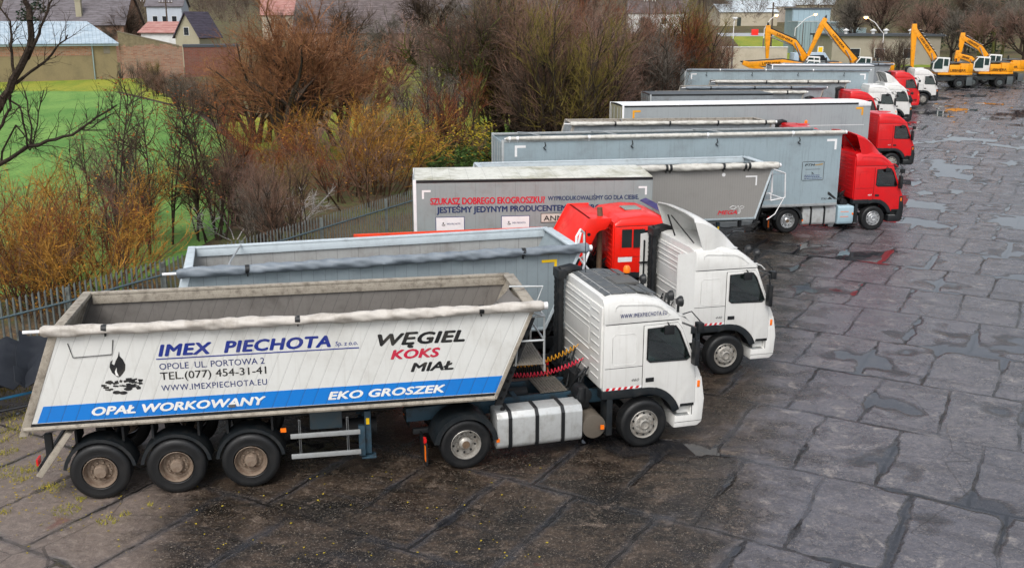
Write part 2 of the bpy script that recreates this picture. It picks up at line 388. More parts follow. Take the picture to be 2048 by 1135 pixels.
def tractor(name,label,x,y,hd,paint=WHITE,roof='high',spoil=False,side_fair=False,stripe=False,num=None,web=False,chm=CHASSIS,dark_roof=False,stack='dual',
            box=False,full=True,lights=False,beacon=False,rimm=None,group=None,step_dark=False,hoses=False,z=None,numm=GREYT):
    t=thing(name,label,'truck',(x,y,zg(y) if z is None else z),R(hd),group)
    cab=link('cab',CABM,t); setmat(cab,paint)
    rf=link('roof',CAPS[roof],cab); setmat(rf,paint)
    rw=link('rear_wall',REARM,cab); setmat(rw,paint)
    if roof=='low': rw.scale=(1,1,.87); rw.location=(0,0,.17)
    ws=sh('ws',lambda:MB().prism([(4.355,2.56),(4.655,1.80),(4.665,1.80),(4.365,2.56)],-1.1,1.1).mesh('windscreen',[GLASS])); link('windscreen',ws,cab)
    seats(cab) if full else None
    if not full: link('interior',sh('int',lambda:MB().box(3.5,3.62,-.9,.9,1.5,2.2).box(4.4,4.65,-1.1,1.1,1.5,1.75).mesh('interior',[SEATM],bevel=.03)),cab)
    for s in (-1,1):
        d=link('door',DOORM,t); d.scale=(1,-s,1); setmat(d,paint)
        if s>0: d.scale=(1,-1,1)
        link('window',PANE,d); link('window_frame',WINR,d); link('door_gap',sh('dgap',lambda:ringmesh([(3.60,1.28),(3.60,2.57),(4.32,2.58),(4.42,2.45),(4.68,1.78),(4.74,1.45),(4.75,.86),(4.44,.86)],-1.245,.009,'door_gap',DARK)),d)  # thin dark ring drawn in place of the shaded gap round the door
        link('handle',sh('hd',lambda:MB().box(3.66,3.84,-1.27,-1.258,1.40,1.49).mesh('handle',[DARK],bevel=.01)),d)
    mir=sh('mir',lambda:MB().box(4.60,4.70,-1.50,-1.30,1.72,2.25).mesh('side_mirror',[DARK],bevel=.03))
    arm=sh('arm',lambda:MB().tube([(4.42,-1.22,2.56),(4.62,-1.42,2.5),(4.64,-1.42,2.2)],.02,6).tube([(4.66,-1.2,1.78),(4.66,-1.4,1.8)],.016,6).mesh('arm',[DARK]))
    for s in (1,-1):
        m_=link('side_mirror',mir,t); m_.scale=(1,s,1); link('arm',arm,m_)
    link('kerb_mirror',sh('km',lambda:MB().box(4.0,4.2,-1.36,-1.30,2.38,2.56).tube([(4.1,-1.24,2.6),(4.1,-1.33,2.56)],.015,6).mesh('kerb_mirror',[DARK],bevel=.02)),t)
    link('front_mirror',sh('fm',lambda:MB().box(4.82,4.95,-1.15,-.98,2.30,2.48).tube([(4.42,-1.05,2.66),(4.7,-1.05,2.72),(4.9,-1.05,2.5)],.014,6).mesh('front_mirror',[DARK],bevel=.04)),t)
    v=link('sun_visor',sh('vis',lambda:MB().grid([[(4.36,w,2.72),(4.52,w,2.68),(4.64,w*.99,2.56)] for w in (-1.16,-1.0,-.5,0,.5,1.0,1.16)]).mesh('sun_visor',[WHITE],thick=.02)),t); setmat(v,paint)
    # front, bumper, lamps
    bp=link('bumper',sh('bump',lambda:MB().prism([(4.32,.34),(4.84,.34),(4.95,.42),(4.98,.92),(4.90,1.40),(4.70,1.40),(4.70,.95),(4.68,.60),(4.34,.60)],-1.245,1.245).mesh('bumper',[WHITE],bevel=.035)),t)
    if not step_dark: setmat(bp,paint)
    else: setmat(bp,DARK)
    link('grille',sh('gri',lambda:(lambda b:[b.box(4.90,4.93,-.8,.8,.95+.1*i,1.01+.1*i) for i in range(8)] and b)(MB()).mesh('grille',[DARK])),t)
    for s in (-1,1):
        link('headlight',sh('hl%d'%s,lambda:MB().box(4.94,4.99,s*.95-.22,s*.95+.22,.55,.78).mesh('headlight',[LENS],bevel=.02)),t)
    link('step',sh('step',lambda:(lambda b:[b.box(4.38+.04*i,4.40+.04*i,-1.25,-1.0,.602,.612) for i in range(7)] and b)(MB()).box(4.36,4.68,-1.22,-1.0,.60,.603).mesh('step',[ALU])),t)
    link('indicator',sh('ind',lambda:MB().box(4.80,4.86,-1.256,-1.24,1.18,1.32).mesh('indicator',[AMBER],bevel=.008)),t)
    link('door_sill',sh('sill',lambda:MB().box(4.42,4.74,-1.255,-1.2,.80,.86).box(4.34,4.97,-1.2475,-1.24,.452,.460).box(4.70,4.712,-1.2475,-1.24,.60,1.40).mesh('door_sill',[DARK])),t)
    sw_=link('step_well',sh('swl',lambda:MB().box(4.42,4.74,-1.15,-1.0,.62,.86).mesh('step_well',[WHITE])),t); setmat(sw_,paint if not step_dark else DARK)
    MB().tube([(4.66,-.9,1.83),(4.56,-.3,2.15)],.012,4).tube([(4.66,.3,1.83),(4.56,.9,2.15)],.012,4).build('wiper',DARK,t) if full else None
    link('front_fender',sh('ff',lambda:MB().add(*((lambda b:(b.v,b.f))(arcband(3.67,.64,.79,18,112,-1.265,-.85)))).box(2.74,3.42,-1.262,-1.0,1.12,1.29).box(2.86,2.98,-1.25,-.9,.35,1.12).mesh('front_fender',[FENDER],bevel=.01)),t)
    o=link('front_fender',SHARED['ff'],t); o.scale=(1,-1,1)
    o=link('side_seam',sh('seam',lambda:ringmesh([(2.95,1.85),(2.95,2.38),(3.0,2.43),(3.40,2.43),(3.45,2.38),(3.45,1.85),(3.40,1.80),(3.0,1.80)],-1.2395,.007,'side_seam',WHITE)),t); setmat(o,paint)
    o=link('side_seam',sh('seam2',lambda:ringmesh([(2.98,2.75),(3.02,2.98),(3.08,3.02),(3.80,2.98),(3.98,2.90),(4.16,2.75),(4.1,2.71),(3.0,2.71)],-1.212,.007,'side_seam',WHITE)),t) if roof!='low' else None
    if o: setmat(o,paint)
    link('seam_gap',sh('gap',lambda:MB().box(2.80,3.59,-1.2425,-1.238,1.738,1.748).box(2.80,4.35,-1.2425,-1.23,2.636,2.648).mesh('seam_gap',[DARK])),t)
    # chassis
    link('chassis_frame',sh('chf'+chm.name,lambda:MB().box(-1.0,4.3,-.45,-.37,.76,1.04).box(-1.0,4.3,.37,.45,.76,1.04).box(-.6,-.5,-.4,.4,.8,1.0).box(.3,.4,-.4,.4,.8,1.0).box(1.2,1.3,-.4,.4,.8,1.0).box(2.2,2.3,-.4,.4,.8,1.0).mesh('chassis_frame',[chm],bevel=.01)),t)
    link('axle',sh('axl',lambda:MB().cyl((0,-.9,.505),(0,.9,.505),.11).box(-.2,.2,-.2,.2,.36,.68).cyl((3.67,-1,.45),(3.67,1,.45),.07).box(-.9,.9,-.6,-.5,.55,.66).box(-.9,.9,.5,.6,.55,.66).mesh('axle',[CHASSIS],bevel=.02)),t)
    link('fifth_wheel',sh('fw',lambda:MB().prism([(-.45,-.3),(-.45,-.12),(0,-.08),(0,.08),(-.45,.12),(-.45,.3),(.1,.42),(.55,.3),(.55,-.3),(.1,-.42)],1.12,1.17,'z').box(.0,.3,-.35,.35,1.03,1.12).mesh('fifth_wheel',[CHASSIS],bevel=.01)),t)
    for s in (-1,1):
        wheel(t,0,s,'rear',rimm=None if rimm is None else rimm); wheel(t,3.67,s,'front',rimm=rimm)
        o=link('rear_fender',sh('rf',lambda:MB().add(*((lambda b:(b.v,b.f))(arcband(0,.60,.63,5,172,-1.27,-.62,16)))).add(*((lambda b:(b.v,b.f))(arcband(0,.53,.63,5,172,-1.29,-1.26,16)))).mesh('rear_fender',[FENDER])),t); o.scale=(1,-s,1)
        o=link('mud_flap',sh('mf',lambda:MB().box(-.78,-.755,-1.27,-.62,.18,.62).box(-.79,-.78,-1.24,-1.14,.25,.55,1).box(-.80,-.755,-1.2,-1.1,.6,.7,2).mesh('mud_flap',[DARK,AMBER,REDL])),t); o.scale=(1,-s,1)
    if box:
        b=MB(); b.prism([(-1.24,.42),(-1.24,.98),(-1.2,1.04),(-.72,1.04),(-.72,.3),(-1.18,.3)],2.14,2.82,'x'); b.build('battery_box',M('pale_blue_panel',rgb('a9c4cf'),.4,dirt=.2),t,bevel=.03)
        MB().box(2.74,2.8,-1.255,-1.24,.68,.76).box(2.25,2.6,-1.246,-1.24,.6,.62).box(2.25,2.6,-1.246,-1.24,.8,.82).build('reflector',[AMBER],t)
        tx1=2.05
    else: tx1=2.36
    tk=MB().prism([(-1.22,.36),(-1.24,.42),(-1.24,.94),(-1.16,1.05),(-.74,1.05),(-.66,.97),(-.66,.38),(-.74,.30),(-1.16,.30)],.62,tx1,'x').build('fuel_tank',ALUT,t,bevel=.025)
    for xx in ([.88,1.42,1.95] if not box else [.98,1.55]):
        MB().prism([(-1.245,.36),(-1.262,.42),(-1.262,.95),(-1.165,1.068),(-.74,1.068),(-.74,1.05),(-1.15,1.05),(-1.24,.94),(-1.24,.42),(-1.2,.30),(-1.2,.29)],xx-.035,xx+.035,'x').build('strap',DARK,tk)
    MB().cyl((.78,-1.05,1.03),(.78,-1.05,1.10),.045,n=10).build('filler_cap',DARK,tk)
    MB().box(.60,.66,-1.26,-1.235,.48,.55).build('reflector',AMBER,t)
    if not box:
        MB().cyl((2.62,-1.20,.55),(2.62,-.5,.55),.245,n=24).build('air_tank',M('dusty_tank',rgb('5d564c'),.6,dirt=.6),t,bevel=.015)
        MB().box(2.74,2.81,-1.26,-1.22,.50,.58).build('reflector',AMBER,t)
    if full:
        b=MB()
        b.box(1.75,2.32,-.42,.42,1.06,1.08)
        for i in range(9): b.box(1.77+.06*i,1.79+.06*i,-.42,.42,1.08,1.095)
        b.build('deck_plate',M('tread_plate',rgb('8b857b'),.5,.4,dirt=.7,dscale=14),t)
        b=MB(); b.cyl((2.5,-.95,1.12),(2.5,-.55,1.12),.16,n=16).cyl((2.45,-.9,1.0),(2.45,-.9,1.3),.09,n=12).box(2.3,2.62,-.9,-.6,.85,1.05); b.build('air_filter',DARK,t,bevel=.02)
        b=MB(); rn=random.Random(4)
        for i in range(14):
            y0=rn.uniform(-.6,.6); b.tube([(2.72,y0,rn.uniform(1.3,1.75)),(2.55,y0+rn.uniform(-.1,.1),rn.uniform(1.1,1.5)),(2.45,y0+rn.uniform(-.3,.3),1.0),(2.2,y0*.5,.95)],rn.uniform(.012,.03),5)
        b.box(2.5,2.7,-.35,.45,.95,1.35).cyl((1.2,.1,.9),(1.6,.1,.9),.14).box(.7,1.3,-.3,.3,.82,.98).build('cab_pipes',CHASSIS,t)
        b=MB()
        for i in range(16):
            b.cyl((1.35+.045*i,.62,1.2),(1.375+.045*i,.62,1.2),.17,.15,n=10)
        b.build('silencer',CHASSIS,t)
    if stack=='dual':
        b=MB(); ztop=3.12 if roof!='low' else 2.8
        for yy in (.92,1.1):
            N=34; b.tube([(2.60,yy,1.15+(ztop-1.15)*i/N) for i in range(N+1)],[.075+(.012 if i%2 else 0) for i in range(N+1)],8)
        b.box(2.52,2.70,.80,1.2,ztop-.05,ztop+.14); b.tube([(2.62,1.0,ztop+.06),(2.85,1.0,ztop+.12),(3.1,1.0,ztop+.09)],[.14,.12,.06],8)
        b.build('air_intake_stack',DARK,t,bevel=.015)
    elif stack=='box':
        MB().box(2.50,2.72,-.1,1.1,1.6,3.1).build('air_intake_stack',DARK,t,bevel=.05)
    if spoil:
        s_=link('roof_spoiler',SPOIL,t); setmat(s_,paint)
        MB().tube([(2.9,.3,3.15),(2.6,.1,3.75)],.02,5).tube([(3.0,-.7,3.15),(2.35,-.7,3.9)],.015,5).build('spoiler_stay',DARK,s_)
    if side_fair:
        for s in (-1,1):
            b=MB().grid([[(2.78,s*1.24,z_),(2.62,s*1.235,z_-.03),(2.34-.0*z_,s*1.21,z_-.06)] for z_ in (.9,1.6,2.3,3.0,3.12)])
            f_=b.build('side_deflector',paint,t,thick=.02)
            if s>0: MB().box(2.42,2.46,1.17,1.19,1.4,2.9).box(2.3,2.7,1.15,1.18,1.6,1.64).box(2.3,2.7,1.15,1.18,2.3,2.34).build('bracket',DARK,f_)
    if dark_roof:
        b=MB(); zz=lambda x:3.19+(.0 if x<3.5 else -.24*(x-3.5)**1.0*.75)-(.02 if x<2.95 else 0)
        xs=[2.84,2.98,3.3,3.52,3.75,3.95]
        for i in range(5):
            for j in range(4):
                y0=-1.02+.51*j; g_=.012
                b.add([(xs[i]+g_,y0+g_,zz(xs[i])+.012),(xs[i+1]-g_,y0+g_,zz(xs[i+1])+.012),(xs[i+1]-g_,y0+.51-g_,zz(xs[i+1])+.012),(xs[i]+g_,y0+.51-g_,zz(xs[i])+.012)],[(0,1,2,3)])
        b.build('roof_cover',M('dark_roof_cover',rgb('4a4e50'),.45,dirt=.6,dcol=rgb('8c8a84'),dscale=6),t,thick=.02)
        MB().box(3.35,3.85,-.35,.25,3.16,3.225).build('roof_hatch',M('hatch_grey',rgb('5b5b59'),.5,dirt=.4),t,bevel=.015)
        MB().tube([(3.1,.75,3.2),(3.08,.75,4.1)],.008,4).build('antenna',DARK,t)
    elif roof!='low' and not spoil:
        MB().box(3.3,3.8,-.3,.3,3.18,3.22).build('roof_hatch',paint,t,bevel=.015)
    if beacon:
        o=MB().cyl((3.95,.55,3.1),(3.95,.55,3.2),.05).build('beacon_base',DARK,t); MB().lathe([(.0,0),(.075,0),(.078,.09),(.05,.14),(0,.15)],(3.95,.55,3.19),'z',14).build('beacon',AMBER,o)
    if lights:
        for yy in (-.95,-.5,.9):
            o=MB().lathe([(.0,-.06),(.07,-.05),(.11,.02),(.11,.05)],(4.47,yy,2.92),'x',16).build('spotlight',DARK,t); MB().lathe([(.0,.055),(.1,.05)],(4.47,yy,2.92),'x',16).build('lens',LENS,o)
            MB().cyl((4.45,yy,2.7),(4.45,yy,2.86),.03,n=5).build('stalk',DARK,o)
    if stripe:
        b=MB(); x0=2.82
        for i in range(12):
            xa=x0+i*.063; b.add([(xa,-1.246,1.292),(xa+.063,-1.246,1.292),(xa+.093,-1.246,1.345),(xa+.03,-1.246,1.345)],[(0,1,2,3)],i%2)
        b.build('reflective_stripe',[STRIPER,STRIPEW],t,fixn=False,smooth=0)
    if num: text(MB(),num,3.36,1.44,.17,.06,y=-1.2445,shear=.25,bold=.01).build('lettering',numm,t,smooth=0,fixn=False)
    if web:
        text(MB(),'WWW.IMEXPIECHOTA.EU',3.10,2.76,.98,.085,y=-1.236,bold=.012,spacing=1.15).build('lettering',NAVY,t,smooth=0,fixn=False)
    if hoses:
        coil((2.72,.05,1.86),(.9,.35,1.55),.22,24,.05,.011,M('yellow_hose',rgb('d99a12'),.5,dirt=.2),t)
        coil((2.72,-.25,1.66),(.9,.05,1.45),.20,26,.048,.011,M('red_hose',rgb('e0304a'),.5,dirt=.2),t)
    return t
# ================================================================ TRAILERS
def runninggear(t,axles,gear=True,kp=6.6,zf=1.3,guard=(3.35,4.62),fl=True,x1=7.6,far=False,rimm=None):
    b=MB()
    for s in (-1,1): b.prism([(-1.0,zf),(-1.0,zf-.22),(2.9,zf-.3),(5.2,zf-.3),(5.9,zf-.14),(x1,zf-.14),(x1,zf)],s*.5-.05,s*.5+.05)
    for x in (-.7,.6,2.0,3.2,4.4,5.6,6.8): b.box(x,x+.08,-.45,.45,zf-.18,zf-.06)
    b.build('chassis_frame',CHASSIS,t,bevel=.008)
    MB().box(kp-.5,kp+.6,-.45,.45,zf-.17,zf-.12).build('coupling_plate',CHASSIS,t)
    for i,x in enumerate(axles):
        for s in (-1,1):
            wheel(t,x,s,'trailer',rimm=rimm)
            o=link('wheel_arch',sh('wa',lambda:MB().add(*((lambda b:(b.v,b.f))(arcband(0,.60,.625,8,172,-1.20,-.78,14,.525)))).add(*((lambda b:(b.v,b.f))(arcband(0,.565,.625,8,172,-1.22,-1.19,14,.525)))).mesh('wheel_arch',[FENDER])),t)
            o.location=(x,0,0); o.scale=(1,-s,1)
            link('bracket',sh('wab',lambda:MB().box(-.42,-.38,-1.0,-.5,1.0,1.28).box(.38,.42,-1.0,-.5,1.0,1.28).mesh('bracket',[CHASSIS])),o)
        if not far or i==0:
            MB().cyl((x,-1,.525),(x,1,.525),.08).cyl((x,-.55,.7),(x,-.55,.95),.12).cyl((x,.55,.7),(x,.55,.95),.12).build('axle',CHASSIS,t)
    if guard:
        g0,g1=guard
        for s in (-1,1):
            b=MB()
            for z in (.50,.90): b.box(g0,g1,s*1.22-.015,s*1.22+.015,z,z+.09)
            b.box(g0+.15,g0+.19,s*1.19-.02,s*1.19+.02,.5,1.25,1).box(g1-.25,g1-.21,s*1.19-.02,s*1.19+.02,.5,1.25,1)
            b.build('side_guard',[ALU,CHASSIS],t,bevel=.004)
        xl=g1+.15
        for s in (-1,1):
            b=MB().box(xl-.06,xl+.06,s*.95-.06,s*.95+.06,.40,1.25).box(xl-.14,xl+.14,s*.95-.12,s*.95+.12,.32,.36).box(xl-.18,xl-.06,s*1.05-.05,s*1.05+.05,.40,1.0)
            b.build('landing_leg',CHBLUE if not far else CHASSIS,t,bevel=.01)
        MB().box(xl-.03,xl+.03,-1.03,-1.0,1.0,1.12).build('reflector',YELLOW,t)
        MB().box(g0+.35,g0+.95,-1.0,-.62,.95,1.33).build('tool_box',M('slate_box',rgb('33434b'),.5,dirt=.5),t,bevel=.03)
        MB().cyl((g0+.9,-.5,.75),(g0+1.6,-.5,.75),.17).build('air_tank',CHASSIS,t)
        MB().box(3.18,3.28,-1.25,-1.22,1.05,1.12).build('reflector',AMBER,t)
    MB().box(-1.05,-1.0,-1.2,1.2,.55,.67).box(-1.02,-.9,-.7,-.6,.6,1.1).box(-1.02,-.9,.6,.7,.6,1.1).build('rear_bumper',CHASSIS,t)
    for s in (-1,1): MB().box(-1.07,-1.04,s*1.05-.1,s*1.05+.1,.7,.82).build('tail_light',REDL,t)
def tarp_roll(t,x0,x1,y,z,r,mat,straps=(),poleout=.28,seed=1,strapm=DARK,wob=.35,sagz=0):
    rn=random.Random(seed); b=MB(); n=int((x1-x0)/.055); k=16; rings=[]
    ph=[rn.uniform(0,6.28) for _ in range(4)]
    for i in range(n+1):
        x=x0+(x1-x0)*i/n; ring=[]; e=1 if 0<i<n else .7
        pin=1.0
        for sx in straps:
            d=abs(x-sx); pin=min(pin,.80+min(.2,d*.5))
        zz=z-sagz*4*(i/n)*(1-i/n)
        for j in range(k):
            a=2*PI*j/k
            w=1+wob*(.12*sin(3*a+x*5.2+ph[0])+.30*abs(sin(1.5*a-x*6.5+ph[1]+1.3*sin(x*1.7)))-.12+.10*sin(2*a+x*2.3+ph[2])+.10*abs(sin(4*a+x*13+ph[3])))
            ring.append((x,y+cos(a)*r*w*e*pin,zz+sin(a)*r*w*e*pin*.95))
        rings.append(ring)
    b.loft(rings); o=b.build('tarpaulin_roll',mat,t,smooth=60,fixn=False)
    MB().cyl((x0-poleout,y,z),(x1+.06,y,z),.03,n=8).cyl((x1,y,z),(x1+.07,y,z),.07,n=12).build('roller_tube',STRIPEW,o)
    if straps:
        for sx in straps: b=MB(); b.lathe([(r*.93,-.045),(r*.96,-.045),(r*.96,.045),(r*.93,.045)],(sx,y,z-sagz*4*((sx-x0)/(x1-x0))*(1-(sx-x0)/(x1-x0))),'x',12); b.box(sx-.012,sx+.012,y,y+.10,z-r-.06,z-r+.02); b.build('strap',strapm,o)
    return o
def tipper(name,label,x,y,hd,outm,inm,rimm,tarpm,xr=(-.46,-1.19),xf=(7.85,7.10),zt=3.22,zb=1.47,axles=(0,1.31,2.62),straps=(.1,2.6,5.2,7.6),
           group=None,bows=(),platform=True,z=None,gear=True,tarpz=.06,w=1.27,endw=None,bulge=True,kp=6.6,guard=(3.35,4.62),tr=.09,sideroll=True,far=False,rollin=False,sagz=0,wob=.5,wrim=None,frontm=None):
    t=thing(name,label,'tipper trailer',(x,y,zg(y) if z is None else z),R(hd),group)
    (rt,rb_),(ft,fb)=xr,xf; th=.045
    for s in (-1,1):
        MB().prism([(rb_,zb),(rt,zt),(ft,zt),(fb,zb)],s*w,s*(w-th)).build('side_panel',[outm],t,bevel=0) if False else None
        b=MB(); P=[(rb_,zb),(rt,zt),(ft,zt),(fb,zb)]
        b.prism(P,s*w,s*(w-.02),m=0); b.prism([(rb_+.02,zb),(rt+.02,zt-.01),(ft-.02,zt-.01),(fb-.02,zb)],s*(w-.021),s*(w-th),m=1)
        b.build('side_panel',[outm,inm],t,smooth=0)
        rl=MB(); rl.box(rt-.02,ft+.02,s*(w-.10) if s>0 else -(w+.03),s*(w+.03) if s>0 else -(w-.10),zt,zt+.05).box(rt+.05,ft-.05,s*(w-.05)-.04 if s>0 else -(w-.05)-.0,s*(w-.05) if s>0 else -(w-.09),zt-.18,zt)
        rl.build('top_rail',rimm,t,bevel=.012)
        MB().tube([(rb_-.02,s*(w-.01),zb-.02),(fb+.02,s*(w-.01),zb-.02)],.05,8).build('bottom_rail',[frontm or ALU],t)
    MB().prism([(rb_,zb-.02),(fb,zb-.02),(fb+.02,zb+.04),(rb_+.03,zb+.04)],-w+th,w-th).build('floor',inm,t)
    # tailgate
    MB().prism([(rb_-.07,zb-.1),(rt-.07,zt+.03),(rt-.005,zt+.03),(rb_-.005,zb-.1)],-w+.01,w-.01).build('tailgate',[endw or outm],t,bevel=.01)
    b=MB()
    for s in (-1,1): b.prism([(rb_-.12,zb-.15),(rt-.12,zt+.06),(rt+.03,zt+.06),(rb_+.03,zb-.15)],s*(w-.07) if s>0 else -(w+.012),s*(w+.012) if s>0 else -(w-.07))
    b.box(rt-.13,rt+.04,-w+.07,w-.07,zt-.02,zt+.055); b.build('tailgate_frame',rimm,t,bevel=.012)
    # front wall
    fr=MB(); fr.prism([(fb-.01,zb),(ft-.01,zt+.02),(ft+.04,zt+.02),(fb+.04,zb)],-w+.01,w-.01); fw=fr.build('front_wall',[frontm or inm],t)
    b=MB(); b.box(ft-.12,ft+.10,-w+.09,w-.09,zt+.003,zt+.055)
    for s in (-1,1): b.prism([(fb-.02,zb-.05),(ft-.02,zt),(ft+.06,zt),(fb+.06,zb-.05)],s*(w-.06) if s>0 else -(w+.01),s*(w+.01) if s>0 else -(w-.06))
    b.build('front_frame',[rimm],t,bevel=.012)
    if bulge:
        rows=[]
        for z_ in (zb,zb+.5,zt-.45,zt-.12,zt-.02):
            k=(z_-zb)/(zt-zb); xo=fb+(ft-fb)*k-.01; dd=.42*(1 if z_<zt-.2 else .35)
            rows.append([(xo,-.62,z_),(xo-dd*.6,-.50,z_),(xo-dd,-.25,z_),(xo-dd,.25,z_),(xo-dd*.6,.50,z_),(xo,.62,z_)])
        MB().grid(rows).build('ram_housing',inm,fw,smooth=50)
    if sideroll: tarp_roll(t,rt-.26,ft+.20,-(w+.06),zt+tarpz,tr,tarpm,straps,seed=int(x*7)%97,sagz=sagz,wob=wob)
    for bx in bows:
        MB().tube([(bx+.25,w-.05,zt+.03),(bx+.18,w*.5,zt+.07),(bx,-w*.5,zt+.07),(bx-.05,-w+.05,zt+.03)],.024,6).build('roof_bow',ALU,t)
    # holed front brace
    for s in (-1,1):
        b=MB(); b.prism([(fb+.05,zb-.25),(ft-.05,zt-.25),(ft+.09,zt-.25),(fb+.20,zb-.25)],s*1.08,s*1.02)
        for k in range(9):
            q=.08+.1*k; xo=fb+.125+(ft-fb-.1)*q; zz=zb-.25+(zt-zb)*q
            yy=-1.082
            if s<0: b.cyl((xo,yy+.003,zz),(xo,yy,zz),.034,n=8,m=1)
        b.build('front_brace',[CHASSIS,M('hole_dark',(.004,.004,.004),.9,dirt=0)],t)
    if platform:
        zp=zb+.55; xk=fb+(ft-fb)*.33+.15; b=MB()
        b.box(xk,xk+.62,-1.15,.2,zp,zp+.03)
        for i in range(12): b.box(xk+.02+.05*i,xk+.035+.05*i,-1.15,.2,zp+.03,zp+.045)
        b.build('platform',M('tread_plate',),t)
        b=MB()
        x2=xk+.6; y1=-1.15
        for p in ([(x2,y1,zp),(x2,y1,zp+.95),(x2,.15,zp+.95),(x2,.15,zp)],[(x2,y1,zp+.48),(x2,.15,zp+.48)],[(xk+.05,y1,zp),(xk+.12,y1,zp+.95),(x2,y1,zp+.95)],[(xk+.08,y1,zp+.48),(x2,y1,zp+.48)],[(x2,-.35,zp+.95),(x2+.15,-.3,zp+1.3),(xk+.1,-.2,zt+.15)],[(x2,y1,zp+.95),(xk+.3,y1,zt-.1)]):
            b.tube(p,.022,6)
        b.build('handrail',ALU,t)
        MB().box(x2-.01,x2+.03,-1.16,-.2,zp-.14,zp).box(x2+.031,x2+.035,-1.1,-1.0,zp-.12,zp-.05,1).box(x2+.031,x2+.035,-.8,-.7,zp-.12,zp-.05,1).box(x2+.031,x2+.035,-.5,-.4,zp-.12,zp-.05,1).build('platform_edge',[STEELR,REDL],t)
        b=MB()
        for i in range(6): b.box(xk+.1,xk+.5,-1.22,-1.19,zp-.3-.22*i+.0,zp-.27-.22*i)
        b.box(xk+.08,xk+.11,-1.22,-1.18,zp-1.2,zp).box(xk+.49,xk+.52,-1.22,-1.18,zp-1.2,zp); b.build('ladder',ALU,t) if False else None
    if gear: runninggear(t,axles,kp=kp,zf=zb-.1,guard=guard,far=far,rimm=wrim,x1=fb-.1)
    return t
def corner_marks(t,pts,y,s=.3,wd=.06,mat=STRIPEW):
    b=MB()
    for (x,z,dx) in pts:
        b.box(min(x,x+dx*s),max(x,x+dx*s),y-.003,y,z-wd,z).box(min(x,x+dx*wd),max(x,x+dx*wd),y-.003,y,z-s,z-wd)
    b.build('corner_marking',mat,t,smooth=0)
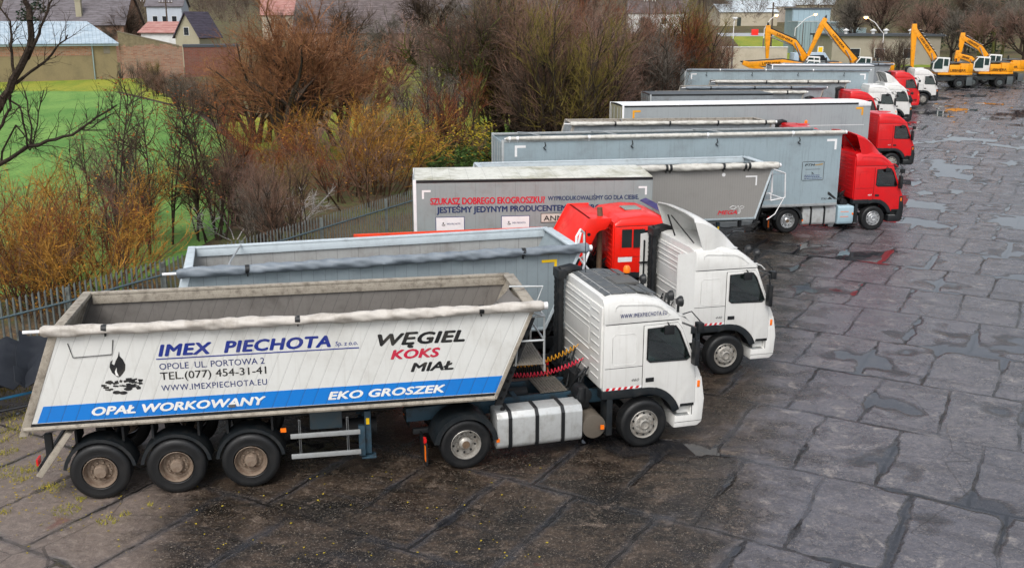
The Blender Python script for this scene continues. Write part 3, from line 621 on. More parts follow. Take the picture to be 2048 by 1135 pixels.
def box_trailer(name,label,x,y,hd,L,zt,sidem,top='open',zf=1.22,W=1.27,endm=None,railm=ALU,inm=None,axles=None,gear=True,group=None,z=None,tarpm=None,bows=(),cat='box trailer',rearm=None,marks=None,markm=STRIPEW,straps=(),far=False,roofm=None,backrail=None):
    t=thing(name,label,cat,(x,y,zg(y) if z is None else z),R(hd),group)
    inm=inm or M('trailer_inside',rgb('8d8983'),.6,dirt=.8,dcol=rgb('4e453c'))
    for s in (-1,1):
        b=MB(); b.box(0,L,min(s*W,s*(W-.03)),max(s*W,s*(W-.03)),zf,zt); b.build('side_wall' if top!='curtain' else 'side_curtain',[sidem],t)
        MB().box(-.01,L+.01,min(s*(W+.012),s*(W-.09)),max(s*(W+.012),s*(W-.09)),zf-.11,zf-.002).build('bottom_rail',railm,t,bevel=.01)
        MB().box(-.01,L+.01,min(s*(W+.012),s*(W-.09)),max(s*(W+.012),s*(W-.09)),zt+.002,zt+.09).build('top_rail',(railm if top=='open' else (backrail or DARK)),t,bevel=.012)
    MB().box(.03,L-.03,-W+.04,W-.04,zf-.05,zf+.02).build('floor',inm,t)
    MB().box(L-.03,L+.02,-W+.031,W-.031,zf,zt+.02).build('front_wall',[endm or sidem],t,bevel=.01)
    b=MB(); b.box(-.03,.02,-W+.031,W-.031,zf,zt+.02); o=b.build('rear_door',[rearm or sidem],t,bevel=.01)
    b=MB()
    for yy in (-.9,-.35,.35,.9): b.cyl((-.05,yy,zf+.05),(-.05,yy,zt-.05),.02,n=6)
    b.build('lock_rod',ALU,o)
    for s in (-1,1): b=MB(); b.box(-.045,.05,min(s*(W+.014),s*(W-.06)),max(s*(W+.014),s*(W-.06)),zf-.1,zt+.1); b.build('corner_post',[railm],t,bevel=.01)
    if top=='open':
        tarp_roll(t,.1,L+.1,-(W+.02),zt+.14,.085,tarpm,straps,poleout=.05,seed=3,wob=.2,strapm=STRIPEW)
        for bx in bows: MB().tube([(bx,W-.05,zt+.1),(bx+.3,W*.4,zt+.14),(bx+.55,-W*.4,zt+.14),(bx+.62,-W+.05,zt+.1)],.025,6).build('roof_bow',ALU,t)
        b=MB()
        for bx in (1.6,5,8.4,11.8):
            if bx<L: b.tube([(bx,-W-.01,zt-.02),(bx+.02,-W-.05,zt-.14),(bx-.06,-W-.04,zt-.22),(bx+.04,-W-.05,zt-.3)],.02,5)
        b.build('tarp_hook',CHASSIS,t)
    elif top=='curtain':
        n=14; b=MB(); rows=[]
        for i in range(n*4+1):
            xx=L*i/(n*4); sag=.035*abs(sin(PI*i/4)); rows.append([(xx,-W+.0,zt+.10),(xx,-W*.5,zt+.135-sag),(xx,0,zt+.15-sag*1.3),(xx,W*.5,zt+.135-sag),(xx,W,zt+.10)])
        b.grid(rows).build('roof_sheet',roofm or STRIPEW,t,thick=.02,smooth=60)
    else:
        MB().box(0,L,-W,W,zt+.09,zt+.12).build('roof_sheet',roofm or sidem,t,bevel=.01)
    if marks: corner_marks(t,[(.45,zt-.12,1),(L-.2,zt-.12,-1)],-W-.002,.42,.09,markm)
    if gear:
        ax=axles or (2.0,3.31,4.62)
        g=thing('x','','') if False else None
        for i,xx in enumerate(ax):
            for s in (-1,1):
                w_=wheel(t,xx,s,'trailer')
        b=MB()
        for s in (-1,1): b.box(.2,L-.4,s*.5-.05,s*.5+.05,zf-.35,zf-.12)
        b.build('chassis_frame',CHASSIS,t)
        b=MB()
        for z_ in (.55,.85): b.box(ax[-1]+.9,L-4.2 if L>10 else L-2,-1.23,-1.2,z_,z_+.1)
        b.build('side_guard',ALU,t)
        MB().box(L-4.0 if L>10 else L-1.9,(L-4.0 if L>10 else L-1.9)+.12,-1.0,-.88,.3,zf-.1).build('landing_leg',CHASSIS,t)
    return t
M('tread_plate',rgb('8b857b'),.5,.4,dirt=.7,dscale=14)
# ================================================================ PLACE THE LORRIES
T1S=M('white_side_panel',rgb('d9dad6'),.36,dirt=.28,dcol=rgb('8d8474'),dscale=1.3,fine=.2,seam=(.24,.42,.045,.3),streak=.2)
T1I=M('coal_stained_inside',rgb('77736e'),.6,dirt=.75,dcol=rgb('4b4540'),dscale=1.2,seam=(.24,.42,.05,.4),streak=.35)
T1R=M('worn_rim',rgb('a49c8e'),.6,dirt=.9,dcol=rgb('5b5248'),dscale=6,fine=.8)
TARPW=M('dirty_white_tarp',rgb('c2bdb5'),.5,dirt=.75,streak=.3,dcol=rgb('8b8175'),dscale=3.5,bump=.1)
TARPG=M('grey_tarp',rgb('7c858d'),.42,dirt=.6,dcol=rgb('4d565e'),dscale=3)
TARPP=M('pale_pvc_tarp',rgb('c9c7bf'),.42,dirt=.6,dcol=rgb('6f695c'),dscale=4)
def shapes(mb,poly,y,m=0): mb.add([(p[0],y,p[1]) for p in poly],[tuple(range(len(poly)))],m)
t=tipper('tipper_trailer','white tipper trailer with blue bottom band and coal merchant lettering, nearest the camera',-7.589,17.645,10.53,T1S,T1I,T1R,TARPW,xr=(-.42,-1.14),xf=(7.87,7.13),zt=3.17,
   straps=(.35,3.6,6.9),endw=T1R,tr=.088,wob=.85,sagz=.03,frontm=T1R)
YP=-1.2735
MB().prism([(-.93,1.555),(-.80,1.855),(7.30,1.885),(7.17,1.56)],-1.2725,-1.269).build('blue_band',M('blue_band_paint',rgb('1279cf'),.38,dirt=.15,dcol=rgb('0b4a86'),dscale=1.5,seam=(.24,.42,.05,.5)),t,smooth=0)
MB().prism([(-1.1,1.49),(-1.08,1.545),(7.16,1.55),(7.14,1.50)],-1.278,-1.271).build('rubber_strip',DARK,t,smooth=0)
def tt(body,x0,z0,w,h,m,sh_=0,b=0,sp=1,par=None,y=YP): 
    return text(MB(),body,x0,z0,w,h,y=y,shear=sh_,bold=b,spacing=sp).build('lettering',m,par or t,smooth=0,fixn=False)
tt('IMEX  PIECHOTA',1.18,2.655,2.98,.215,BLUET,.22,.055,1.08); MB().box(1.14,4.66,YP-.002,YP,2.592,2.612).build('underline',BLUET,t,smooth=0)
tt('Sp. z o.o.',4.24,2.66,.40,.085,BLUET,.1,.012)
tt('OPOLE  UL. PORTOWA 2',1.18,2.405,1.80,.12,NAVY,0,.006); tt('TEL.(077) 454-31-41',1.18,2.215,1.82,.145,BLACKT,0,.012); tt('WWW.IMEXPIECHOTA.EU',1.18,2.005,1.82,.115,NAVY,0,.008,1.12)
tt('WĘGIEL',5.0,2.615,1.60,.22,BLACKT,.28,.06,1.05); tt('KOKS',5.22,2.345,.92,.175,CRIM,.25,.06,1.02); tt('MIAŁ',5.58,2.08,.80,.17,BLACKT,.25,.06,1.02)
tt('OPAŁ WORKOWANY',-.02,1.635,2.98,.155,WHITET,.25,.06,1.02,y=-1.276); tt('EKO GROSZEK',4.06,1.64,2.16,.15,WHITET,.25,.06,1.02,y=-1.276)
MB().prism([(-.50,1.33),(-.40,1.30),(-.98,.50),(-1.08,.55)],-1.24,-.3).build('tail_plate',T1R,t,bevel=.01)
# flame and fuel heap emblem
def emblem(par,x,z,k,y,m=BLACKT,m2=WHITET):
    b=MB(); q=lambda P:[(x+a*k,z+c*k) for a,c in P]
    shapes(b,q([(.40,.36),(.29,.48),(.25,.62),(.28,.74),(.34,.80),(.31,.70),(.36,.66),(.40,.76),(.46,.86),(.50,1.0),(.50,.88),(.56,.80),(.61,.66),(.59,.52),(.52,.42),(.46,.36)]),y)
    shapes(b,q([(.37,.40),(.36,.50),(.41,.60),(.40,.50),(.44,.38)]),y-.002,1)
    rn=random.Random(5)
    for i in range(44):
        cx=rn.uniform(.05,.92); cz=rn.uniform(.06,.34)*(1-.5*abs(cx-.45)); w=rn.uniform(.05,.13); h=rn.uniform(.012,.03); a=rn.uniform(-.4,.4)
        P=[(cx+dx*cos(a)-dz*sin(a),cz+dx*sin(a)+dz*cos(a)) for dx,dz in ((-w/2,-h),(w/2,-h),(w/2+.01,h),(-w/2,h))]
        shapes(b,q(P),y-.0005*(i%3),0)
    for cx,cz in ((.62,.05),(.72,.12),(.35,-.02),(.5,-.04)):
        shapes(b,q([(cx+.09*cos(a*PI/6),cz+.045*sin(a*PI/6)) for a in range(12)]),y-.002)
    return b.build('emblem',[m,m2],par,smooth=0,fixn=False)
emblem(t,.17,2.05,.74,-1.2745)
MB().tube([(-.28,-1.285,2.98),(-.22,-1.285,2.72),(.42,-1.285,2.74),(.46,-1.285,3.0)],.008,5).build('tie_bar',DARK,t)
MB().box(2.3,2.42,-1.29,-1.27,1.62,1.67).build('reflector',GREYT,t)
tractor('truck_tractor','white truck tractor with dark flat roof cover, coupled to the white tipper trailer',-1.22,18.88,16,stripe=True,num='460',web=True,chm=CHBLUE,dark_roof=True,lights=True,beacon=True,hoses=True)
GRS=M('grey_panel',rgb('8b979c'),.4,dirt=.25,dcol=rgb('5b5f5f'),dscale=1.5,seam=(.25,0,.04,.35),streak=.15)
GRI=M('grey_inside',rgb('a2a3a1'),.55,dirt=.6,dcol=rgb('75706a'),dscale=1.5,seam=(.5,0,.03,.35),streak=.35)
GRR=M('pale_rim',rgb('c3ced3'),.4,dirt=.3,dcol=rgb('6b7072'))
t=tipper('tipper_trailer','grey tipper trailer with rolled grey tarpaulin and yellow corner mark, second from the camera',-6.75,21.32,15.4,GRS,GRI,GRR,TARPG,xr=(-.25,-.85),xf=(8.25,7.40),zt=3.25,
   straps=(.9,6.9),axles=(.9,2.21,3.52),bows=(.55,),kp=8.0,guard=(4.3,6.0),tr=.10,wob=.85,platform=False,bulge=False,frontm=GRS,sagz=0)
b=MB().box(7.35,7.71,-1.278,-1.272,3.02,3.08).box(7.65,7.71,-1.278,-1.272,2.70,3.02).build('corner_marking',YELLOW,t,smooth=0)
MB().tube([(8.3,-.9,2.2),(8.3,-.9,3.5),(8.45,-.75,3.62),(8.6,-.6,3.5),(8.6,-.6,2.2)],.03,7).tube([(8.35,.2,2.4),(8.75,-.5,3.0),(8.3,-1.1,2.5)],.03,7).tube([(8.9,-1.1,2.3),(8.4,-.6,3.0),(8.55,-.5,3.5)],.028,7).build('handrail',STRIPEW,t)
td=bpy.context.scene.collection.objects[-1] if False else None
tractor('truck_tractor','white truck tractor with tall roof spoiler and side deflectors, behind the nearest cab',1.30,23.28,13.8,stripe=True,num='440',spoil=True,side_fair=True,lights=True)
# orange-red rigid tipper lorry
t=tractor('tipper_lorry','orange-red tipper lorry with low cab and raised headboard, left of the tall white spoiler',-.02,28.64,11,paint=ORANGE,roof='low',stack='',full=True,step_dark=True)
OI=M('rusty_orange',rgb('e0451c'),.5,dirt=.6,dcol=rgb('7a3a1c'),dscale=4)
HR=2.12
tb=MB().box(-4.5,1.2,-1.25,-1.2,1.35,HR).box(-4.5,1.2,1.2,1.25,1.35,HR).box(-4.5,1.2,-1.2,1.2,1.3,1.38).box(-4.5,-4.42,-1.2,1.2,1.38,HR)
tb.box(-4.52,1.25,-1.30,-1.18,HR,HR+.08).box(-4.52,1.25,1.18,1.30,HR,HR+.08)
for i in range(8):
    tb.box(-4.3+.75*i,-4.22+.75*i,-1.29,-1.25,1.35,HR)
tb=tb.build('tipper_body',[OI],t,bevel=.01)
b=MB().prism([(1.15,1.35),(2.02,2.88),(2.10,2.88),(1.23,1.35)],-1.2,1.2).prism([(2.02,2.88),(2.60,2.88),(2.60,2.83),(2.05,2.83)],-1.25,1.25)
for s in (-1,1):
    y0,y1=(s*1.26,s*1.215)
    b.prism([(1.10,1.3),(1.98,2.90),(2.66,2.90),(2.66,2.82),(2.50,2.58),(2.30,2.54),(2.22,2.46),(1.80,1.6),(1.6,1.3)],min(y0,y1),max(y0,y1))
b.build('headboard',ORANGE,t,bevel=.01)
MB().prism([(3.32,2.02),(3.32,2.55),(3.66,2.55),(3.66,2.02)],-1.272,-1.263).build('door_window',M('dark_window',(.02,.03,.03),.08,dirt=.1),t)
o=MB().cyl((2.0,-1.262,2.45),(2.0,-1.258,2.45),.05,n=14).build('lifting_hole',DARK,t)
MB().tube([(2.46,-.75,1.2),(2.46,-.75,2.95),(2.44,-.75,3.12)],.08,10).build('exhaust_stack',HUB,t)
MB().box(3.35,3.85,-.3,.3,2.925,2.96).build('roof_hatch',M('grey_hatch_glass',rgb('8c948c'),.3,dirt=.3),t,bevel=.02)
MB().box(2.88,3.30,-1.246,-1.238,1.60,1.74).build('white_patch',STRIPEW,t); MB().box(3.62,3.80,-1.27,-1.262,1.33,1.55).build('sticker',STRIPEW,t)
MB().prism(WIN and [(2.98,2.02),(2.98,2.55),(3.28,2.55),(3.28,2.02)],-1.248,-1.241).build('rear_side_window',M('dark_window',(.02,.03,.03),.08,dirt=.1),t)
for xx in (-1.35,):
    for s in (-1,1): wheel(t,xx,s,'rear')
MB().box(-4.4,2.2,-.5,-.38,1.0,1.28).box(-4.4,2.2,.38,.5,1.0,1.28).build('subframe',CHASSIS,t)
MB().grid([[(4.25,y,2.95),(4.45,y,3.02),(4.75,y,2.86)] for y in (-1.1,-.4,.4,1.1)]).build('roof_visor',M('violet_acrylic',rgb('2b1f63'),.3,dirt=.1),t,thick=.015)
# curtain box with slogan
CUR=M('grey_curtain',rgb('8f9999'),.6,dirt=.35,dcol=rgb('6c655f'),dscale=1.6,seam=(.62,0,.02,.25),streak=.2,bump=.15)
OLDR=M('stained_roof_sheet',rgb('d8d8ce'),.5,dirt=.85,dcol=rgb('7e7b5c'),dscale=.9,fine=.5,seam=(.55,0,.03,.25))
t=box_trailer('curtain_trailer','short grey curtain-sided trailer with red and blue slogan lettering',-3.11,31.67,5.5,7.42,3.5,CUR,top='curtain',roofm=OLDR,endm=CUR,railm=STRIPEW,axles=(1.6,2.9,4.2),rearm=M('grey_door',rgb('b3bcbf'),.45,dirt=.5),W=1.3,cat='curtain trailer')
YC=-1.306; RDT=M('red_lettering',rgb('c8142f'),.45,dirt=.1); BLT=M('dark_blue_lettering',rgb('16305e'),.45,dirt=.1)
def ct(body,x0,z0,w,h,m,b=0,y=YC): return text(MB(),body,x0,z0,w,h,y=y,bold=b).build('lettering',m,t,smooth=0,fixn=False)
ct('SZUKASZ DOBREGO EKOGROSZKU?',.47,2.83,3.56,.21,RDT,.035); ct('WYPRODUKOWALIŚMY GO DLA CIEBIE.',4.12,2.90,2.88,.14,BLT,.022)
ct('JESTEŚMY JEDYNYM PRODUCENTEM EKOGROSZKU',.66,2.57,5.75,.19,BLT,.035)
MB().box(3.9,5.3,YC-.002,YC+.002,2.20,2.50).box(3.92,5.28,YC-.004,YC,2.22,2.48,1).build('name_plate',[BLACKT,M('cream_plate',rgb('d3cdc2'),.5)],t,smooth=0); ct('ANM',3.99,2.26,.62,.17,BLACKT,.02,y=YC-.006)
for x0 in (.62,2.66):
    MB().box(x0,x0+.9,YC-.002,YC+.002,1.9,2.44).box(x0+.02,x0+.88,YC-.004,YC,1.92,2.42,1).build('info_board',[NAVY,STRIPEW],t,smooth=0); emblem(t,x0+.18,2.16,.13,YC-.006); ct('IMEX PIECHOTA',x0+.35,2.19,.42,.055,NAVY,.01,y=YC-.006)
corner_marks(t,[(.22,3.28,1),(7.25,3.30,-1)],YC+.003,.27,.06)
# MEGA tipper, parked without a tractor
MGS=M('taupe_panel',rgb('8d8b87'),.45,dirt=.15,dcol=rgb('5f5c58'),dscale=2,seam=(.09,.0,.10,.18))
t=tipper('tipper_trailer','taupe grey tipper trailer with a red name and white bull head, parked without a tractor',1.32,35.43,9.9,MGS,GRI,GRR,TARPP,xr=(-2.4,-3.0),xf=(7.88,7.28),zt=3.27,zb=1.44,axles=(-1.2,.1,1.4),
   straps=(3.9,4.05,6.0,6.8,6.95),guard=(2.6,5.9),platform=False,kp=6.4,tr=.125,frontm=GRS)
text(MB(),'MEGA',5.89,1.60,.74,.15,y=-1.274,shear=.3,bold=.04).build('lettering',M('red_name',rgb('c8152b'),.4,dirt=.1),t,smooth=0,fixn=False)
b=MB()
for P in ([(6.34,1.84),(6.45,1.90),(6.56,1.88),(6.62,1.82)],[(6.38,1.80),(6.5,1.78),(6.58,1.83)],[(6.62,1.86),(6.66,1.90),(6.70,1.80),(6.70,1.66),(6.66,1.60)],[(6.72,1.86),(6.80,1.90),(6.88,1.86),(6.84,1.80),(6.76,1.80)],[(6.74,1.80),(6.75,1.68),(6.70,1.60)]):
    b.tube([(a,-1.276,c) for a,c in P],.008,4)
b.build('bull_outline',STRIPEW,t)
MB().box(6.88,7.31,-1.276,-1.272,2.92,2.97).box(7.26,7.31,-1.276,-1.272,2.62,2.92).build('corner_marking',STRIPEW,t,smooth=0)
MB().cyl((6.05,-1.272,3.03),(6.05,-1.277,3.03),.065,n=16).build('speed_disc',STRIPEW,t)
MB().tube([(8.0,-1.0,2.0),(8.0,-1.0,2.95),(8.5,-1.0,2.98),(8.55,-1.0,2.1),(8.0,-1.0,2.0)],.025,7).tube([(8.5,.1,2.98),(8.55,.1,2.1),(8.0,.1,2.0)],.025,7).tube([(8.5,-1.0,2.98),(8.5,.1,2.98)],.025,7).tube([(7.8,-1,2.3),(8.5,-1,2.06),(8.2,-1,1.5),(7.9,-1,1.3)],.02,6).build('handrail',STRIPEW,t)
MB().box(7.75,8.5,-1.0,.1,2.0,2.04).build('platform',ALU,t)
# walking floor trailer and its red tractor
SG=M('smooth_grey_panel',rgb('93a3aa'),.42,dirt=.4,dcol=rgb('6a6f70'),dscale=1.0,streak=.35,fine=.3,seam=(.5,0,.012,.25))
IN2=M('brown_inside',rgb('958b7e'),.6,dirt=.8,dcol=rgb('4b4036'),dscale=2)
t=box_trailer('walking_floor_trailer','long open-topped pale grey trailer with a framed PTM panel, behind the taupe tipper',-.558,38.67,9.81,13.6,3.9,SG,top='open',tarpm=TARPP,bows=(1.0,4.0,8.3),inm=IN2,marks=True,railm=ALU,straps=(.25,.55,3.3,8.0,11.5),backrail=M('stained_rail',rgb('b5aea2'),.5,dirt=.8))
b=MB(); P=[(12.04,2.16),(12.90,2.16),(12.93,2.19),(12.93,2.87),(12.90,2.90),(12.04,2.90),(12.01,2.87),(12.01,2.19)]
b.tube([(a,-1.274,c) for a,c in P+P[:2]],.009,5,caps=False); b.build('panel_frame',BLACKT,t)
text(MB(),'PTM',12.12,2.72,.42,.10,y=-1.274,bold=.03,shear=.2).build('lettering',BLACKT,t,smooth=0,fixn=False)
MB().box(12.15,12.77,-1.274,-1.272,2.585,2.60).build('rule_line',BLACKT,t,smooth=0)
b=MB()
for i,(z0,w) in enumerate(((2.34,.60),(2.28,.62),(2.215,.72))):
    x=12.13
    rn=random.Random(i)
    while x<12.13+w: l=rn.uniform(.03,.09); b.box(x,x+l,-1.274,-1.272,z0,z0+.025); x+=l+.02
b.build('small_print',NAVY,t,smooth=0)
b=MB(); shapes(b,[(12.54,2.78),(12.90,2.83),(12.86,2.76),(12.56,2.74)],-1.2735); b.build('logo_swoosh',M('tan_logo',rgb('a28a5a'),.5),t,fixn=False)
def arrow(x,z,k,name='arrow_logo'):
    b=MB(); shapes(b,[(x,z+.30*k),(x+.06*k,z+.30*k),(x+.42*k,z),(x+.30*k,z),(x,z+.20*k)],-1.2735); shapes(b,[(x,z),(x+.10*k,z+.10*k),(x+.22*k,z)],-1.2735); return b.build(name,BLACKT,t,fixn=False)
arrow(13.18,1.37,1.0); arrow(12.42,2.40,.3); text(MB(),'STAS',12.92,1.36,.23,.08,y=-1.2735,bold=.02).build('lettering',BLACKT,t,smooth=0,fixn=False)
tractor('truck_tractor','bright red truck tractor with open-backed roof spoiler, coupled to the long pale grey trailer',10.90,40.80,8.8,paint=REDP,spoil=True,num='460',box=True,step_dark=True,rimm=CHROME,numm=STRIPEW,lights=False,stack='')
# dirty tipper in between, red low-cab tractor
G2=M('dull_grey_panel',rgb('8a9195'),.5,dirt=.4,dscale=2,seam=(.3,0,.03,.3))
DR=M('dirty_rim',rgb('a39c91'),.6,dirt=.8,dcol=rgb('554c41'),dscale=6)
tipper('tipper_trailer','weathered tipper trailer with a pale roller tube, just behind the long pale grey trailer',3.38,50.0,5.6,G2,IN2,DR,TARPP,xr=(-.46,-1.1),xf=(9.3,8.8),zt=3.4,straps=(1.5,4.2,6.6,9.0),platform=False,far=True,kp=7.9,guard=(3.4,6.0),tr=.1,bows=(2.0,))
tractor('truck_tractor','red truck tractor hidden by the pale grey trailer, only roof and beacon showing',11.24,50.9,5.6,paint=REDP,roof='high',full=False,stack='dual',beacon=True)
# white curtain trailer
WC=M('silver_curtain',rgb('a0a6a8'),.4,.1,dirt=.45,dcol=rgb('7e7f84'),dscale=.7,streak=.35,seam=(.6,0,.02,.18))
t=box_trailer('curtain_trailer','silver curtain-sided trailer with a clean white roof and orange corner marks',5.496,53.04,9.22,13.6,3.95,WC,top='curtain',roofm=M('clean_white_roof',rgb('f2f4f4'),.45,dirt=.08,dscale=1),railm=STRIPEW,rearm=M('ochre_door',rgb('8f8b72'),.5,dirt=.3),cat='curtain trailer')
corner_marks(t,[(.5,3.8,1),(13.2,3.8,-1)],-1.274,.42,.10,M('orange_mark',rgb('f0a81c'),.4))
MB().box(.1,13.3,-1.276,-1.272,2.86,2.885).build('curtain_strap',STRIPEW,t); 
MB().box(12.9,13.62,-1.30,-1.26,3.86,4.08).build('roof_corner',STRIPEW,t,bevel=.02)
tractor('truck_tractor','red truck tractor without spoiler, coupled to the silver curtain-sided trailer',17.50,56.85,4.5,paint=REDP,num='460',step_dark=True,stack='',full=False,numm=STRIPEW)
# farther rows
box_trailer('box_trailer','low dark-topped grey trailer squeezed behind the silver curtain-sided trailer',8.3,62.8,5,7.6,3.6,G2,top='closed',roofm=M('dark_cover',rgb('565c60'),.5,dirt=.4),gear=True,axles=(1.5,2.8,4.1))
far=dict(platform=False,far=True,tr=.1,bulge=False)
tipper('tipper_trailer','grubby grey tipper trailer, nearest of the three side by side beyond the white roof',10.2,66.0,8,G2,IN2,DR,TARPP,xr=(-.46,-1),xf=(8.64,8.1),zt=3.4,straps=(2,5,7.5),kp=7.3,guard=(3.4,5.5),group='tipper trailers parked in the far row',**far)
tipper('tipper_trailer','grubby grey tipper trailer, middle of the three side by side beyond the white roof',12.4,70.1,2.3,G2,IN2,DR,TARPG,xr=(-.46,-1),xf=(8.74,8.2),zt=3.4,straps=(1,4,6.5),kp=7.4,guard=(3.4,5.5),bows=(6.5,),group='tipper trailers parked in the far row',**far)
tipper('tipper_trailer','grubby grey tipper trailer, farthest of the three, next to the long pale blue box trailer',15.4,75.0,0,G2,IN2,DR,TARPP,xr=(-.46,-1),xf=(8.8,8.3),zt=3.4,straps=(3,6,8.2),kp=7.3,guard=(3.4,5.5),group='tipper trailers parked in the far row',**far)
tractor('truck_tractor','red truck tractor, leftmost of the red roofs just above the white curtain trailer',17.4,67.0,7,paint=REDP,roof='low',stack='dual',full=False)
tractor('truck_tractor','red truck tractor with rounded roof and black stack, left of a white cab',20.4,70.6,3,paint=REDP,stack='dual',full=False)
tractor('truck_tractor','white truck tractor with a plain high cab, right of two red roofs',23.4,75.6,-1,full=False,stack='dual')
t=box_trailer('walking_floor_trailer','long pale blue open-topped trailer in the far row below the excavators',13.07,78.0,-2.6,13.6,3.95,SG,top='open',tarpm=TARPG,inm=IN2,marks=True,straps=(2.6,6,9.5))
tractor('truck_tractor','white truck tractor with long roof fairing, coupled to the long pale blue trailer',25.25,77.6,-2.6,full=False,spoil=True,stack='',step_dark=True)
box_trailer('curtain_trailer','white-roofed trailer behind the long pale blue trailer',22.4,88.9,-3,8.6,3.6,WC,top='curtain',railm=STRIPEW,axles=(1.5,2.8,4.1),cat='curtain trailer')
tractor('truck_tractor','red truck tractor between the white cabs at the far end of the row',30.2,88.8,-3,paint=REDP,full=False,stack='box')
tipper('tipper_trailer','grey tipper trailer with a dark tube, last in the row beside the excavators',25.2,92.8,-3,G2,IN2,DR,TARPG,xr=(-.46,-1),xf=(8.6,8.1),zt=3.5,straps=(2,5,7.5),kp=7.2,guard=(3.4,5.5),**far)
tractor('truck_tractor','white truck tractor at the far end of the row, nearest the yellow excavators',33.35,92.6,-4,full=False,step_dark=True)
# ================================================================ EXCAVATORS
YEL=M('excavator_yellow',rgb('f09c00'),.42,dirt=.55,dcol=rgb('7a5a1a'),dscale=2,streak=.15)
XG=M('excavator_grey',rgb('4c5456'),.5,dirt=.4); XW=M('excavator_cab_white',rgb('d9dad6'),.4,dirt=.25)
CYL=M('hydraulic_chrome',rgb('b9bab8'),.25,.7,dirt=.3)
def beam(b,pts,w,m=0):
    """tapered box beam along xz points (x,z,depth)"""
    rings=[]
    for i,(x,z,d) in enumerate(pts):
        a=Vector((pts[min(i+1,len(pts)-1)][0]-pts[max(i-1,0)][0],pts[min(i+1,len(pts)-1)][1]-pts[max(i-1,0)][1])).normalized(); n=Vector((-a.y,a.x))
        rings.append([(x+n.x*d/2,-w/2,z+n.y*d/2),(x+n.x*d/2,w/2,z+n.y*d/2),(x-n.x*d/2,w/2,z-n.y*d/2),(x-n.x*d/2,-w/2,z-n.y*d/2)])
    return b.loft(rings,m)
def excavator(label,x,y,hd,piv,mid,knee,tip,body=True,ladder=False,left=True,letter=True,low=False,z=None):
    t=thing('excavator',label,'excavator',(x,y,zg(y) if z is None else z),R(hd),'yellow excavators parked behind the lorries')
    MB().box(-2.2,2.2,-.7,.7,.75,1.15).box(-2.4,-2.15,-1.35,1.35,.35,1.05).box(2.15,2.4,-1.35,1.35,.35,1.05).build('undercarriage',XG,t,bevel=.04)
    for sx in (-2.3,2.3): MB().box(sx-.3,sx+.3,-1.38,-1.30,.30,1.15).box(sx-.3,sx+.3,1.30,1.38,.30,1.15).build('stabiliser',XG,t,bevel=.03)
    tw=sh('xty',lambda:MB().lathe([(.28,.05),(.32,.0),(.50,0),(.545,.06),(.545,.34),(.5,.4),(.3,.4)],(0,0,0),n=22).mesh('wheel',[RUBBER],fixn=False)); hb=sh('xhub',lambda:MB().lathe([(.29,.04),(.25,.1),(.12,.1),(.1,.02),(0,.02)],(0,0,0),n=16).mesh('hub',[XG],fixn=False))
    for xx in (-1.35,1.35):
        for s in (-1,1):
            w=link('wheel',tw,t); w.location=(xx,s*1.3,.545); w.rotation_euler=(0,0,0 if s<0 else PI); link('hub',hb,w)
    MB().cyl((0,0,1.1),(0,0,1.35),.75,n=20).build('turntable',XG,t)
    if body:
        b=MB(); b.prism([(.9,-1.35),(.9,1.35),(-2.0,1.4),(-2.65,1.0),(-2.8,0),(-2.65,-1.0),(-2.0,-1.4)],1.38,1.62,'z'); b.build('deck',YEL,t,bevel=.04)
        b=MB(); b.prism([(-1.3,-1.38),(-1.3,1.38),(-2.05,1.40),(-2.65,1.02),(-2.82,0),(-2.65,-1.02),(-2.05,-1.40)],1.62,2.55,'z').build('counterweight',YEL,t,bevel=.10)
        MB().box(-1.28,.5,-1.38,-.45,1.62,2.45).box(-1.28,-.2,-.4,1.38,1.62,2.4).build('engine_housing',YEL,t,bevel=.06)
        MB().box(-2.3,-.1,-1.1,.8,2.56,2.68).box(-1.1,.3,-1.395,-1.375,1.85,2.30).build('engine_cover',XG,t,bevel=.05)
        MB().cyl((-1.0,.5,2.6),(-1.0,.5,3.05),.09,n=10).build('exhaust',DARK,t)
        if letter:
            tb_=MB(); textz(tb_,'LIEBHERR',(-2.06,1.43,1.75),(-1,0,0),(0,0,1),.001,.001); 
            lt=MB(); text(lt,'LIEBHERR',0,0,1.6,.26,y=0,bold=.03)
            # along the flank that faces the camera (+y side when the boom points left)
            l2=MB(); l2.add([(-.25-v[0],1.395,1.72+v[2]) for v in lt.v],lt.f); l2.build('lettering',BLACKT,t,smooth=0,fixn=False)
    cy=.75
    c=MB().prism([(-.15,1.65),(-.2,3.15),(1.0,3.2),(1.45,2.6),(1.5,1.9),(1.2,1.65)],cy-.5,cy+.5).build('cab',XW,t,bevel=.05)
    MB().prism([(.5,2.0),(.5,3.05),(.98,3.08),(1.35,2.58),(1.38,2.0)],cy-.515,cy+.515).prism([(-.05,2.3),(-.05,3.0),(.4,3.03),(.4,2.3)],cy-.515,cy+.515).box(-.225,-.19,cy-.4,cy+.4,2.3,3.05).build('window',M('cab_glass',rgb('1e3533'),.1,dirt=.1),c)
    MB().prism([(1.04,3.12),(1.47,2.58),(1.52,1.95),(1.53,1.95),(1.49,2.6),(1.06,3.14)],cy-.42,cy+.42).build('windscreen',MATS['cab_glass'],c)
    # boom, stick, rams
    w=.42; b=MB(); beam(b,[(*piv,.55),(*mid,.62),(*knee,.42)],w); bo=b.build('boom',YEL,t,bevel=.03)
    b=MB(); k=Vector(knee); tp=Vector(tip); d=(tp-k).normalized()
    beam(b,[(k.x-d.x*.5,k.y-d.y*.5,.42),(k.x+d.x*.3,k.y+d.y*.3,.62),((k.x+tp.x)/2,(k.y+tp.y)/2,.45),(tip[0],tip[1],.28)],.36).build('stick',YEL,t,bevel=.03)
